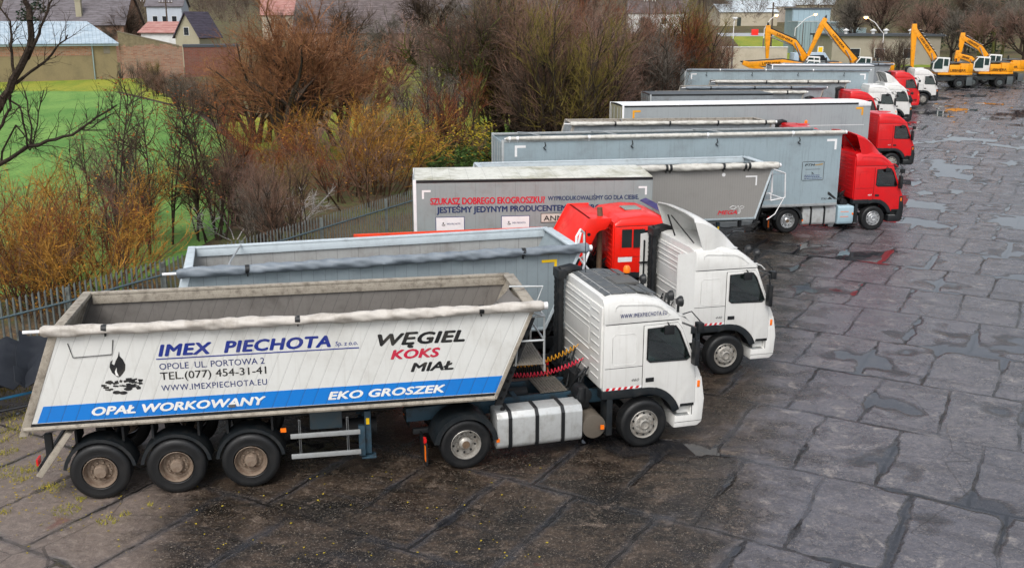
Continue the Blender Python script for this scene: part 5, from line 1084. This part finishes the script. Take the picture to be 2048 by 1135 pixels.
for i,(u,v,s) in enumerate(((1700,118,1.35),(1752,122,1.3),(1785,160,.62),(1800,150,.7),(1760,150,.62),(1955,135,1.0),(1900,130,1.1),(1850,120,1.0),(2000,130,1.1),(2045,138,1.2),(1930,112,1.2),(1985,108,1.2),(1870,105,1.1),(2040,108,1.2),(1820,112,1.0),(1960,120,1.3))):
    p=G(u,v); plant('tree%d'%((0,1,2)[i%3]) if s>.8 else 'thicket%d'%(i%2),p.x,p.y,'bare tree behind the yellow excavators',s=s,group='bare trees behind the excavators')
for i,(u,v,s) in enumerate(((210,68,.8),(255,60,.9),(120,60,.8),(270,75,.6),(600,110,1.1),(880,100,1.0),(965,95,1.1),(1010,100,1.1),(720,100,.9))):
    p=aty(u,v,150+i*2); plant('tree%d'%(i%2),p.x,150+i*2,'bare dark tree among the houses at the back',s=s,group='bare trees among the houses')
for i,(u,v,s) in enumerate(((1905,110,.8),(1980,112,.9),(2035,112,.95))):
    p=G(u,v); plant('conifer',p.x,p.y+8,'dark green conifer among the bare trees behind the excavators',s=s,name='conifer',group='conifers behind the excavators')
p=aty(65,30,140); plant('conifer',p.x,140,'dark green conifer in front of the slate barn roof',s=1.0,name='conifer')
# overhanging dark branches at the left edge: a tree rooted just outside the frame
t=thing('tree','dark bare tree reaching in from the left edge over the green field','tree',(-17.2,27,0))
tb=MB(); tc=MB(); rn=random.Random(9); off=Vector((-17.2,27,0))
def limb(px,Y,r0,r1,side=True,dep=0):
    pts=[aty(u,v,Y+dy)-off for u,v,dy in px]; n=len(pts)
    fine=[]
    for a,b in zip(pts,pts[1:]):
        for k in range(3): fine.append(a.lerp(b,k/3)+Vector((rn.gauss(0,.02),rn.gauss(0,.03),rn.gauss(0,.02))))
    fine.append(pts[-1]); m=len(fine)
    for i in range(m-1):
        seg3(tb.v,tb.f,fine[i],fine[i+1],r0+(r1-r0)*i/m,r0+(r1-r0)*(i+1)/m,6)
    if side:
        for i in range(2,m-1):
            for _ in range(2):
                if rn.random()<.7:
                    d=(fine[i+1]-fine[i]).normalized(); dd=(d+rndperp(d,rn)*.9+Vector((0,0,.25))).normalized(); L=rn.uniform(.3,1.0); c=fine[i].copy(); r=.014
                    for k in range(3):
                        e=c+dd*L/3; seg3(tc.v,tc.f,c,e,r,r*.7,3); r*=.7
                        for __ in range(2):
                            d2=(dd+rndperp(dd,rn)*.8).normalized(); seg3(tc.v,tc.f,e,e+d2*rn.uniform(.1,.35),r*.7,.003,3)
                        c=e; dd=(dd+rndperp(dd,rn)*.25+Vector((0,0,.1))).normalized()
limb([(-150,420,0),(-60,300,0),(0,215,0),(28,160,0),(60,92,0),(62,40,0),(52,0,0),(50,-30,0)],27,.13,.05)
limb([(38,140,0),(80,70,0),(92,30,0),(104,0,0)],27,.05,.02); limb([(28,165,0),(75,135,0),(115,98,0),(135,70,0)],27,.045,.014)
limb([(30,150,0),(22,90,0),(20,40,0),(-5,10,0)],27,.04,.015); limb([(15,190,0),(45,225,0),(52,290,0),(60,300,0),(75,250,0),(88,180,0)],27,.03,.012)
limb([(-90,380,0),(0,326,0),(60,292,0),(110,280,0),(160,258,0),(195,232,0),(234,210,0)],26.5,.07,.014); limb([(110,280,0),(150,268,0),(185,255,0),(222,228,0)],26.5,.025,.008)
limb([(-60,330,0),(5,250,0),(20,215,0),(22,190,0)],26.5,.05,.02); limb([(0,330,0),(30,250,0),(75,300,0)],26.7,.03,.01); limb([(60,295,0),(62,250,0),(48,180,0)],26.6,.03,.01)
seg3(tb.v,tb.f,Vector((0,0,-.1)),aty(-150,420,27)-off,.2,.14,7)
tb.build('trunk',B_DARK,t,fixn=False); tc.build('crown',B_DARK,t,fixn=False)
# far wood on the rising ground
def farwood(name,key,n,u0,u1,Y0,Y1,s0,s1,mat,seed):
    rn=random.Random(seed); me=SP[key]; b=MB(); 
    tv=[v.co.copy() for v in me[1].vertices]; tf=[tuple(p.vertices) for p in me[1].polygons]
    nf=len(tf); 
    for i in range(n):
        Y=rn.uniform(Y0,Y1); x=(rn.uniform(u0,u1)-1024)/F*Y; s=rn.uniform(s0,s1); a=rn.uniform(0,6.28); ca,sa=cos(a)*s,sin(a)*s
        start=rn.randrange(0,max(1,nf-3000)); 
        # thin the shared crown: keep every 5th twig prism (3 quads, 6 verts), fattened
        V=[];Fc=[]
        for j in range(0,len(tv)-6,6*5):
            o=len(V); c=sum((tv[j+k] for k in range(6)),Vector())/6
            for k in range(6):
                q=tv[j+k]; q=c+(q-c)*1.0; dx=(q-c); q=c+Vector((dx.x*1.6,dx.y*1.6,dx.z*1.6)); V.append((q.x*ca-q.y*sa+x,q.x*sa+q.y*ca+Y,q.z*s*1.1+zg(Y)))
            for k in range(3): Fc.append((o+k,o+(k+1)%3,o+3+(k+1)%3,o+3+k))
        b.add(V,Fc)
    o=b.build(name,mat,fixn=False,smooth=0); o['kind']='stuff'; return o
farwood('far_wood','thicket2',130,-150,2200,205,330,1.3,2.0,barkmat('far_twigs',rgb('57493f'),rgb('786a60'),.2),3)
farwood('far_wood','thicket1',70,-150,2250,330,480,1.5,2.4,barkmat('far_twigs_grey',rgb('5a5552'),rgb('77716e'),.1),4)
farwood('far_wood','thicket0',34,1650,2150,190,260,1.0,1.5,barkmat('far_twigs_dark',rgb('3f3a33'),rgb('5a5f48'),.15),5)
# ================================================================ BUILDINGS
def brickm(name,c1,c2,mc,sc=1,patch=None,pl=(0,0)):
    n=NT(name); co=n.co(); br=n.n('ShaderNodeTexBrick'); X=n.xyz(co); cb=n.n('ShaderNodeCombineXYZ'); n.l(n.math('ADD',X[0],X[1]),cb.inputs[0]); n.l(X[2],cb.inputs[1]); n.l(cb.outputs[0],br.inputs['Vector'])
    br.inputs['Scale'].default_value=sc; br.inputs['Brick Width'].default_value=.5; br.inputs['Row Height'].default_value=.16; br.inputs['Mortar Size'].default_value=.025
    for k,c in (('Color1',c1),('Color2',c2),('Mortar',mc)): br.inputs[k].default_value=(*c,1)
    c=n.mix(n.math('MULTIPLY',n.ramp(n.noise(co,1.1,5,.7),.4,.7),.6),br.outputs['Color'],mc)
    if patch:
        pn=n.noise(co,.5,5,.65); f=n.ramp(n.math('ADD',pn,n.math('MULTIPLY',n.math('SUBTRACT',X[2],pl[0]),-pl[1])),.45,.50)
        c=n.mix(f,c,n.mix(n.ramp(n.noise(co,2.2,5,.7),.35,.7),patch,tuple(x*.6 for x in patch)))
    n.put(c,.9,0,n.bump(n.noise(co,6,4,.7),.4,.03)); return n.m
def tilem(name,c1,c2,rowh=.32,metal=False,sc=1.0):
    n=NT(name); co=n.co(); X=n.xyz(co)
    fr=n.math('FRACT',n.math('DIVIDE',X[0] if metal else X[2],rowh)); ln=n.ramp(fr,.0,.28 if not metal else .2)
    c=n.mix(n.ramp(n.noise(n.mapp(co,(.6,.6,3)),1.4*sc,5,.7),.35,.68),c1,c2); c=n.mix(n.math('MULTIPLY',n.math('SUBTRACT',1,ln),.5),c,tuple(x*.35 for x in c1))
    n.put(c,.45 if metal else .8,0,n.bump(ln,.5,.05)); return n.m
PLA=M('ochre_plaster',rgb('8b7d5e'),.9,dirt=.7,dcol=rgb('6f6450'),dscale=.7,streak=.3,fine=.5); CONC=M('beige_wall',rgb('b9b09c'),.9,dirt=.5,dcol=rgb('7c7464'),dscale=.6,streak=.3); CREAM=M('cream_wall',rgb('a39d86'),.9,dirt=.35,dcol=rgb('8b846e'),dscale=.8)
WHW=M('white_wall',rgb('d5d6d4'),.85,dirt=.35,dcol=rgb('8f8c86'),dscale=.8); BLW=M('pale_grey_blue_wall',rgb('b7bfc9'),.85,dirt=.25,dscale=.6,dcol=rgb('8e9096')); WINM=M('window_dark',rgb('23282d'),.15,dirt=.2)
BRK_=brickm('weathered_brick',rgb('8f5238'),rgb('a8755a'),rgb('8d8373')); RUIN=brickm('ruined_brick_plaster',rgb('8c5644'),rgb('a77e66'),rgb('8c8070'),patch=rgb('85795f'),pl=(4.1,-.35)); REDW=brickm('red_brick',rgb('6f3a2e'),rgb('84493a'),rgb('6f5a50'))
SLATE=tilem('grey_slate_roof',rgb('716c70'),rgb('544e50')); SLATE2=tilem('brown_slate_roof',rgb('6d6262'),rgb('4f4644')); METR=tilem('pale_blue_metal_roof',rgb('94a6b3'),rgb('b5c2cb'),.42,True); REDR=tilem('faded_red_roof',rgb('9c6a62'),rgb('b08880')); PURP=tilem('purple_grey_roof',rgb('57505e'),rgb('423c48'))
PALR=tilem('pale_sheet_roof',rgb('b9c5cb'),rgb('d3dadd'),.9,True); DKR=M('dark_felt_roof',rgb('3f454b'),.6,dirt=.3,dscale=.5)
def house(name,label,x,y,rz,L,Wd,h,rh,wall,roof,z=None,hip=0,eave=.3,wins=(),chim=(),flat=False,cat='building',endwins=(),doors=(),over=.35):
    """front wall on local y=0 facing -y, x from 0 to L, depth Wd; ridge along x"""
    t=thing(name,label,cat,(x,y,(zg(y) if z is None else z)-.3),R(rz)); h+=.3
    if flat:
        MB().box(0,L,0,Wd,0,h).build('wall',wall,t,smooth=0); r_=MB().box(-over,L+over,-over,Wd+over,h+.003,h+.28).build('roof',roof,t,smooth=0)
    else:
        m=Wd/2; b=MB().box(0,L,0,Wd,0,h)
        if hip==0:
            for xx in (0,L-.02): b.prism([(0,h),(Wd,h),(m,h+rh)],xx,xx+.02,'x')
        b.build('wall',wall,t,smooth=0)
        e=eave; k=rh/m; T_=.1
        A=[(-over,-e,h-e*k),(L+over,-e,h-e*k),(L+over-(hip if hip else 0),m,h+rh),(-over+(hip if hip else 0),m,h+rh)]
        B=[(-over,Wd+e,h-e*k),(L+over,Wd+e,h-e*k)]
        b=MB(); b.add([*A,*B],[(0,1,2,3),(5,4,3,2)]+([(0,3,4),(1,5,2)] if hip else [])); r_=b.build('roof',roof,t,smooth=0,thick=T_)
    for (wx,wz,ww,wh) in wins:
        f=MB().box(wx-.06,wx+ww+.06,-.03,.01,wz-.06,wz+wh+.06).build('window',WHW,t,smooth=0); MB().box(wx,wx+ww,-.04,-.032,wz,wz+wh).build('pane',WINM,f,smooth=0)
    for (wy,wz,ww,wh,sd) in endwins:
        xx=L if sd>0 else 0
        f=MB().box(xx-.02,xx+.03,wy-.06,wy+ww+.06,wz-.06,wz+wh+.06).build('window',WHW,t,smooth=0); MB().box(xx+.032 if sd>0 else xx-.04,xx+.04 if sd>0 else xx-.032,wy,wy+ww,wz,wz+wh).build('pane',WINM,f,smooth=0)
    for (wx,ww,wh) in doors: MB().box(wx,wx+ww,-.03,.0,0.3,.3+wh).build('door',M('dark_door',rgb('2f3a36'),.7),t,smooth=0)
    for (cx,cy,cz,ch,mt) in chim: MB().box(cx,cx+.8,cy,cy+.6,cz,cz+ch).box(cx-.06,cx+.86,cy-.06,cy+.66,cz+ch-.15,cz+ch).cyl((cx+.4,cy+.3,cz+ch),(cx+.4,cy+.3,cz+ch+1.1),.14).build('chimney',mt,r_,smooth=0)
    return t
# left: long shed with the pale blue roof
t=house('shed','long plastered shed with a pale blue metal roof and brick band at the top left',-75,108.4,22.5,31,8.5,4.55,2.3,PLA,METR,hip=3.2)
MB().box(13,28.3,-.025,-.002,3.3,4.5).build('brick_band',BRK_,t,smooth=0); MB().cyl((28.4,-.14,.3),(28.4,-.14,4.7),.07).build('downpipe',M('zinc_pipe',rgb('9bb0b5'),.4,.4),t); MB().box(-.3,31.3,-.42,-.30,4.40,4.52).build('gutter',MATS['zinc_pipe'],t)
MB().box(29.6,30.3,-.03,-.002,3.5,4.8).build('patch',M('grey_patch',rgb('7f776b'),.9),t,smooth=0)
v=MB().box(15.4,16.4,1.4,1.9,5.3,5.5).cyl((15.9,1.6,5.4),(15.9,1.6,6.3),.05).lathe([(0,.3),(.22,.2),(.2,.05),(0,0)],(15.9,1.6,6.2),'z',12).build('roof_vent',M('vent_grey',rgb('a7afb5'),.5),t)
p0=Vector((-75+31*cos(R(22.5)),108.4+31*sin(R(22.5))))
t=thing('ruined_wall','broken brick and plaster wall stepping down beside the long shed','wall',(p0.x+.2,p0.y+.3,zg(p0.y)-.2),R(20))
MB().prism([(0,0),(0,5.6),(6.7,3.9),(7.1,3.9),(7.1,0)],0,.4).build('masonry',RUIN,t,smooth=0); MB().prism([(-.05,5.6),(-.05,5.72),(6.8,4.02),(6.75,3.9)],-.05,.45).build('coping',M('grey_coping',rgb('857b6b'),.9,dirt=.5),t,smooth=0)
house('brick_outbuilding','low red-brown brick building right of the broken wall',p0.x+7.0,p0.y+2.7,18,6.5,4,3.5,.1,REDW,DKR,flat=True,over=.05)
house('barn','big old barn with a long grey slate roof at the top left',-74,149,4,17.5,10,5.6,4.6,BRK_,SLATE,chim=((10.6,1.0,6.0,3.2,CREAM),))
house('white_house','white house corner with a dark roof at the very top left edge',-80,137,6,8.2,7,6.0,2.6,WHW,SLATE,wins=((6.6,3.0,.8,1.3),))
house('grey_house','pale grey-blue house with three dark windows at the top left',-67,190,8,6.2,8,7.6,2,BLW,SLATE,wins=((1.0,4.6,.8,1.4),(2.7,4.6,.8,1.4),(4.4,4.6,.8,1.4)))
house('outbuilding','small white outbuilding with a faded red roof and a dark doorway',-51.5,143,-14,6.6,5.0,4.7,1.3,WHW,REDR,doors=((4.8,1.2,2.6),),eave=.35)
house('gable_house','narrow cream gabled house with a purple-grey roof',-42.4,139.5,76,5.5,3.6,4.4,3.0,CREAM,PURP,endwins=((1.5,4.6,.7,1.0,-1),))
house('barn','long low barn with a brown slate roof behind the lime-green meadow',-33,156,3,18.5,12,4.2,4.8,BRK_,SLATE2,doors=((8.5,2.4,3.0),(13,1.6,2.6)))
house('barn','barn with a pale worn roof seen through the bare trees near the centre',-11,165,6,16,10,4.0,4.2,CONC,SLATE,wins=((3,1.6,1.2,1.2),(8,1.6,1.2,1.2)))
house('house','distant red-roofed house behind the left barns',-52,215,10,12,9,5.5,4,CONC,REDR,wins=((3,2.5,1,1.4),(7,2.5,1,1.4)))
house('house','distant brown-roofed house left of centre at the very top',-24,235,-6,15,10,5.5,4.5,CREAM,SLATE2,wins=((3,2.5,1.2,1.4),(9,2.5,1.2,1.4)))
house('house','distant grey-roofed house near the top centre',4,240,8,15,10,5,4.5,CONC,SLATE,wins=((3,2.5,1.2,1.4),(9,2.5,1.2,1.4)))
house('house','distant pale house above the thicket right of centre',28,250,-10,14,9,5,4,WHW,SLATE2,wins=((3,2.5,1.2,1.4),(8,2.5,1.2,1.4)))
# right: halls beyond the lawn
house('hall','beige hall with a pale blue-grey roof beyond the small lawn',60,298,6,17,12,4.0,2.2,CONC,PALR,doors=((5,1.2,2.4),))
house('hall','long grey hall behind the beige hall at the top right of centre',70,330,4,26,12,5.0,2.0,M('grey_beige_wall',rgb('a79e92'),.9,dirt=.4,dscale=.5),PALR)
house('house','plain beige house with a pale roof behind the metal-clad store',80,292,-24,10,8,6.2,2.6,CREAM,PALR,wins=((2,2.5,1,1.4),(6,2.5,1,1.4)))
CLAD=M('pale_cladding',rgb('8fa3ab'),.5,.1,dirt=.25,dcol=rgb('7d9099'),dscale=.5,seam=(.9,0,.06,.45),streak=.2)
t=thing('metal_store','stepped store clad in pale blue corrugated sheet behind the excavators','building',(47.0,170,zg(170)-.3),R(-3))
MB().box(0,6.6,0,8,0,5.6).build('wall',CLAD,t,smooth=0); MB().box(.8,7.2,8.01,14,0,7.6).build('wall',CLAD,t,smooth=0); MB().box(6.61,11.6,1.5,8,0,4.5).build('wall',CLAD,t,smooth=0)
MB().box(.6,7.4,7.9,14.2,7.61,7.9).build('roof',DKR,t,smooth=0); MB().box(-.05,6.65,-.05,7.85,5.61,5.7).build('roof',PALR,t,smooth=0); MB().box(6.62,11.7,1.45,7.85,4.51,4.6).build('roof',PALR,t,smooth=0)
b=MB()
for i in range(8): b.box(.4+.85*i,.5+.85*i,-.06,-.003,0,5.6)
b.build('post',M('grey_post',rgb('6f8088'),.5),t,smooth=0)
t=house('workshop','grey-walled workshop with a dark flat roof and white roof vents',45.5,146,-4,15,13,3.9,0,M('roughcast_wall',rgb('9a9385'),.95,dirt=.4,dcol=rgb('6c665a'),dscale=.6),DKR,flat=True,wins=((2.6,1.2,1.3,1.3),(6,1.2,1.3,1.3),(10,1.2,1.3,1.3)))
for vx,vy in ((3,5),(6.5,3.5),(9,6),(12,4)): MB().cyl((vx,vy,4.45),(vx,vy,4.9),.25).lathe([(0,.35),(.45,.1),(.45,0),(0,0)],(vx,vy,4.9),'z',12).build('roof_vent',WHW,t)
t=thing('concrete_wall','rough concrete yard wall under the lawn, left of the excavators','wall',(22.5,131,zg(131)-.2),R(-3)); MB().box(0,12.5,0,.3,0,3.3).build('panel',CONC,t,smooth=0); MB().box(-.05,12.55,-.05,.35,3.301,3.42).build('coping',WHW,t,smooth=0)
t=thing('van','pale blue panel van parked behind the flat-lying excavator boom','van',(35.5,130,zg(130)),R(2))
MB().prism([(0,.4),(0,2.5),(3.9,2.55),(4.6,1.6),(5.2,1.35),(5.25,.4)],-1,1).build('body',M('van_blue',rgb('a9bccb'),.3,dirt=.2),t,bevel=.06)
MB().prism([(.6,1.5),(.6,2.2),(3.7,2.25),(4.25,1.5)],-1.012,1.012).build('window',WINM,t,smooth=0)
for xx in (1,4.2): MB().lathe([(0,.0),(.2,.0),(.34,.02),(.34,.2)],(xx,-1.05,.34),n=16).lathe([(0,.0),(.2,.0),(.34,-.02),(.34,-.2)],(xx,1.05,.34),n=16).build('wheel',RUBBER,t)
p=G(1510,71); t=thing('skip_container','orange container on the lawn beyond the excavators','container',(p.x,p.y,p.z),0); MB().box(-.7,.75,0,1.2,.02,1.3).build('body',ORANGE,t,bevel=.04); MB().box(-.72,.77,-.03,1.23,1.3,1.38).build('lid',ORANGE,t,bevel=.02)
t=thing('sign_board','small yellow notice board behind the excavators','sign',(42.3,142,zg(142))); MB().box(-.02,.75,0,.04,1.6,2.7).box(.08,.66,-.01,.0,1.7,2.6,1).build('board',[STRIPEW,YELLOW],t,smooth=0); MB().cyl((.35,.06,0),(.35,.06,2.6),.04).build('post',GREYT,t)
# lamps and poles
POLE=M('concrete_pole',rgb('6a655f'),.8,dirt=.3); GLOW=emit('sodium_glow',(1,.45,.08),22); WOOD=M('wooden_pole',rgb('51443a'),.9,dirt=.3)
def lamp(label,u,vtop,Y,hu,hv,lit=True,thick=.09):
    top=aty(u,vtop,Y); z0=zg(Y); t=thing('street_lamp',label,'street lamp',(top.x,Y,z0)); H=top.z-z0; hd_=aty(hu,hv,Y)-Vector((top.x,Y,z0))
    MB().cyl((0,0,0),(0,0,H*.72),thick*1.5,thick).build('pole',POLE,t); MB().tube([(0,0,H*.70),(0,0,H*.93),(hd_.x*.15,0,H),(hd_.x*.5,0,(H+hd_.z)/2+.15),(hd_.x,0,hd_.z)],.05,7).build('arm',STRIPEW,t)
    hd=MB().loft([[(hd_.x+dx*s_-.0,dy*s_,hd_.z+dz) for dx,dy in ((-.35,-.12),(.35,-.12),(.35,.12),(-.35,.12))] for s_,dz in ((.6,.10),(1,.0),(.9,-.06))]).build('lamp_head',WHW if not lit else ALU,t)
    MB().lathe([(0,-.2),(.16,-.17),(.24,-.04),(.2,.0),(0,.0)],(hd_.x,0,hd_.z-.03),'z',12).build('bulb',GLOW if lit else STRIPEW,hd)
lamp('unlit white street lamp on a dark pole at the left of the excavators',1468,45,118,1470,36,False)
lamp('lit orange street lamp with a curved arm, between the unlit lamp and the utility pole',1529,52,135,1553,30)
lamp('lit orange street lamp above the pale blue clad store',1591,52,152,1631,28)
lamp('lit orange street lamp whose arm reaches left over the dark flat roof',1768,62,128,1732,34)
def upole(label,u,vt,Y,arm=True,r=.14):
    p=aty(u,vt,Y); t=thing('utility_pole',label,'utility pole',(p.x,Y,zg(Y))); H=p.z-zg(Y); MB().cyl((0,0,0),(0,0,H),r*1.2,r*.8).build('pole',WOOD,t)
    if arm:
        MB().box(-1.0,1.0,-.06,.06,H-1.0,H-.88).build('crossarm',WOOD,t)
        for xx in (-.9,-.45,.45,.9): MB().cyl((xx,0,H-.88),(xx,0,H-.65),.04,n=6).build('insulator',STRIPEW,t)
upole('wooden utility pole with a crossarm behind the lit lamp',1547,5,160); upole('tall wooden pole standing behind the clad store',1637,8,185,False,.16); upole('thin dark pole between the hooked and the pointed booms',1607,47,133,False,.06)
t=thing('pole_frame','cluster of leaning wooden poles meeting at the top above the thicket','frame',(20.5,112,zg(112)))
for i in range(6):
    a=i*PI/3; MB().cyl((cos(a)*1.6,sin(a)*1.6,0),(cos(a)*.1,sin(a)*.1,11),.09,.06,8).build('leg',WOOD,t)
for i,(px,Y) in enumerate(((330,150),(275,170),(1300,170))):
    upole(('grey utility pole beside the pale grey house','utility pole left of the small outbuilding','utility pole rising out of the thicket')[i],px,-8,Y,True,.12)
# ================================================================ SMALL THINGS ON THE GROUND
def tufts(name,spots,mat,h,seed,dens=26):
    rn=random.Random(seed); b=MB()
    for (x,y,r) in spots:
        for i in range(int(dens*r*10)):
            a=rn.uniform(0,6.28); q=r*math.sqrt(rn.random()); px=x+cos(a)*q; py=y+sin(a)*q*.8; d=rn.uniform(0,6.28); hh=h*rn.uniform(.3,1); l=rn.uniform(.2,.9)*hh
            b.add([(px-.008,py,zg(py)),(px+.008,py,zg(py)),(px+cos(d)*l,py+sin(d)*l,zg(py)+hh)],[(0,1,2)])
    o=b.build(name,mat,fixn=False,smooth=0); o['kind']='stuff'
sp=[]
for u,v,r in ((130,1020,.28),(215,1042,.2),(250,1030,.1),(105,975,.25),(15,945,.35),(60,940,.2),(10,1025,.12),(40,960,.15),(160,1000,.1),(20,870,.5),(60,845,.5),(0,830,.6),(50,790,.6),(100,800,.4),(300,1010,.06),(20,905,.2)):
    p=G(u,v); sp.append((p.x,p.y,r))
tufts('weeds',sp,barkmat('weed_green',rgb('7d7a2a'),rgb('a89a3c'),4),.10,3)
edge=[]
for (xa,ya),(xb,yb) in zip(FL[2:8],FL[3:9]):
    for k in range(8): edge.append((xa+(xb-xa)*k/8+.25,ya+(yb-ya)*k/8,.35))
tufts('fence_grass',edge,barkmat('dry_grass',rgb('6d6632'),rgb('9a8748'),2),.32,8,16)
rn=random.Random(21); b=MB()
for i in range(420):
    u=rn.gauss(90,90) if i<300 else rn.uniform(0,1100); v=rn.gauss(960,45) if i<300 else rn.uniform(930,1120); p=G(u,max(v,780)); s=rn.uniform(.012,.03); a=rn.uniform(0,6)
    b.add([(p.x+cos(a)*s,p.y+sin(a)*s,.012),(p.x-sin(a)*s*.7,p.y+cos(a)*s*.7,.02),(p.x-cos(a)*s,p.y-sin(a)*s,.012),(p.x+sin(a)*s*.7,p.y-cos(a)*s*.7,.016)],[(0,1,2,3)])
o=b.build('fallen_leaves',LF_YE,fixn=False,smooth=0); o['kind']='stuff'
# implement parked by the fence at the left edge
t=thing('farm_implement','dark blue steel frame implement with black sheets, half hidden at the left edge','machine',(-11.2,20.6,0),R(20))
BLF=M('bright_blue_steel',rgb('1f86b8'),.4,dirt=.4); BLS=M('black_sheet',rgb('12161d'),.5,dirt=.3,dcol=rgb('2b323a'))
rn=random.Random(12)
for q in range(3):
    x0=-1.7+1.05*q; MB().grid([[(x0+.2*a+rn.gauss(0,.02),-.95+.3*b_+rn.gauss(0,.03),.85+.08*b_+.05*q+.10*sin(a*1.9+q)+rn.gauss(0,.05)) for a in range(7)] for b_ in range(7)]).build('cover_sheet',BLS,t,thick=.02,smooth=60)
for k in range(4): MB().tube([(-1.7,-1.0+.1*k,.18+.22*k),(1.4,-.5+.2*k,.35+.22*k)],.03,6).build('frame_bar',BLF if k%2 else BLS,t)
for xx in (-1.4,-.3,.9): MB().box(xx-.05,xx+.05,-.9,-.8,0,1.0).box(xx-.05,xx+.05,.6,.7,0,1.2).build('upright',BLS,t)

ORD=['leftmost','second','third','fourth','fifth','sixth','seventh','eighth','ninth','tenth','eleventh','twelfth','thirteenth','fourteenth','fifteenth','sixteenth']
grp={}
for o in bpy.data.objects:
    if o.parent is None and o.get('group') and o.get('category'): grp.setdefault((o['group'],o['label']),[]).append(o)
for (g_,l_),os_ in list(grp.items()):
    if len(os_)>16:
        look={'TW_BR':'brown-twigged','TW_MO':'mauve-twigged','TW_RD':'reddish','TW_DK':'very dark','TW_GY':'grey-twigged','TW_OL':'olive-tinted'}
        for o in os_:
            cr_=[c for c in o.children if c.name.startswith('crown')]
            mm=cr_[0].material_slots[0].material if cr_ else None
            for k_,w_ in look.items():
                if mm==globals()[k_]: o['label']=w_+' '+l_.replace('bare brown ','bare ').replace('dark hedge','hedge')
    if 2<=len(os_)<=16:
        os_.sort(key=lambda o:o.location.x/max(o.location.y,1))
        for i,o in enumerate(os_): o['label']=l_+((', leftmost' if i==0 else (', rightmost' if i==len(os_)-1 else ', %s from the left'%ORD[i])))
for o in bpy.data.objects:
    if o.get('label') and len(o['label'].split())>16: print('LONG LABEL',o.name,o['label'])
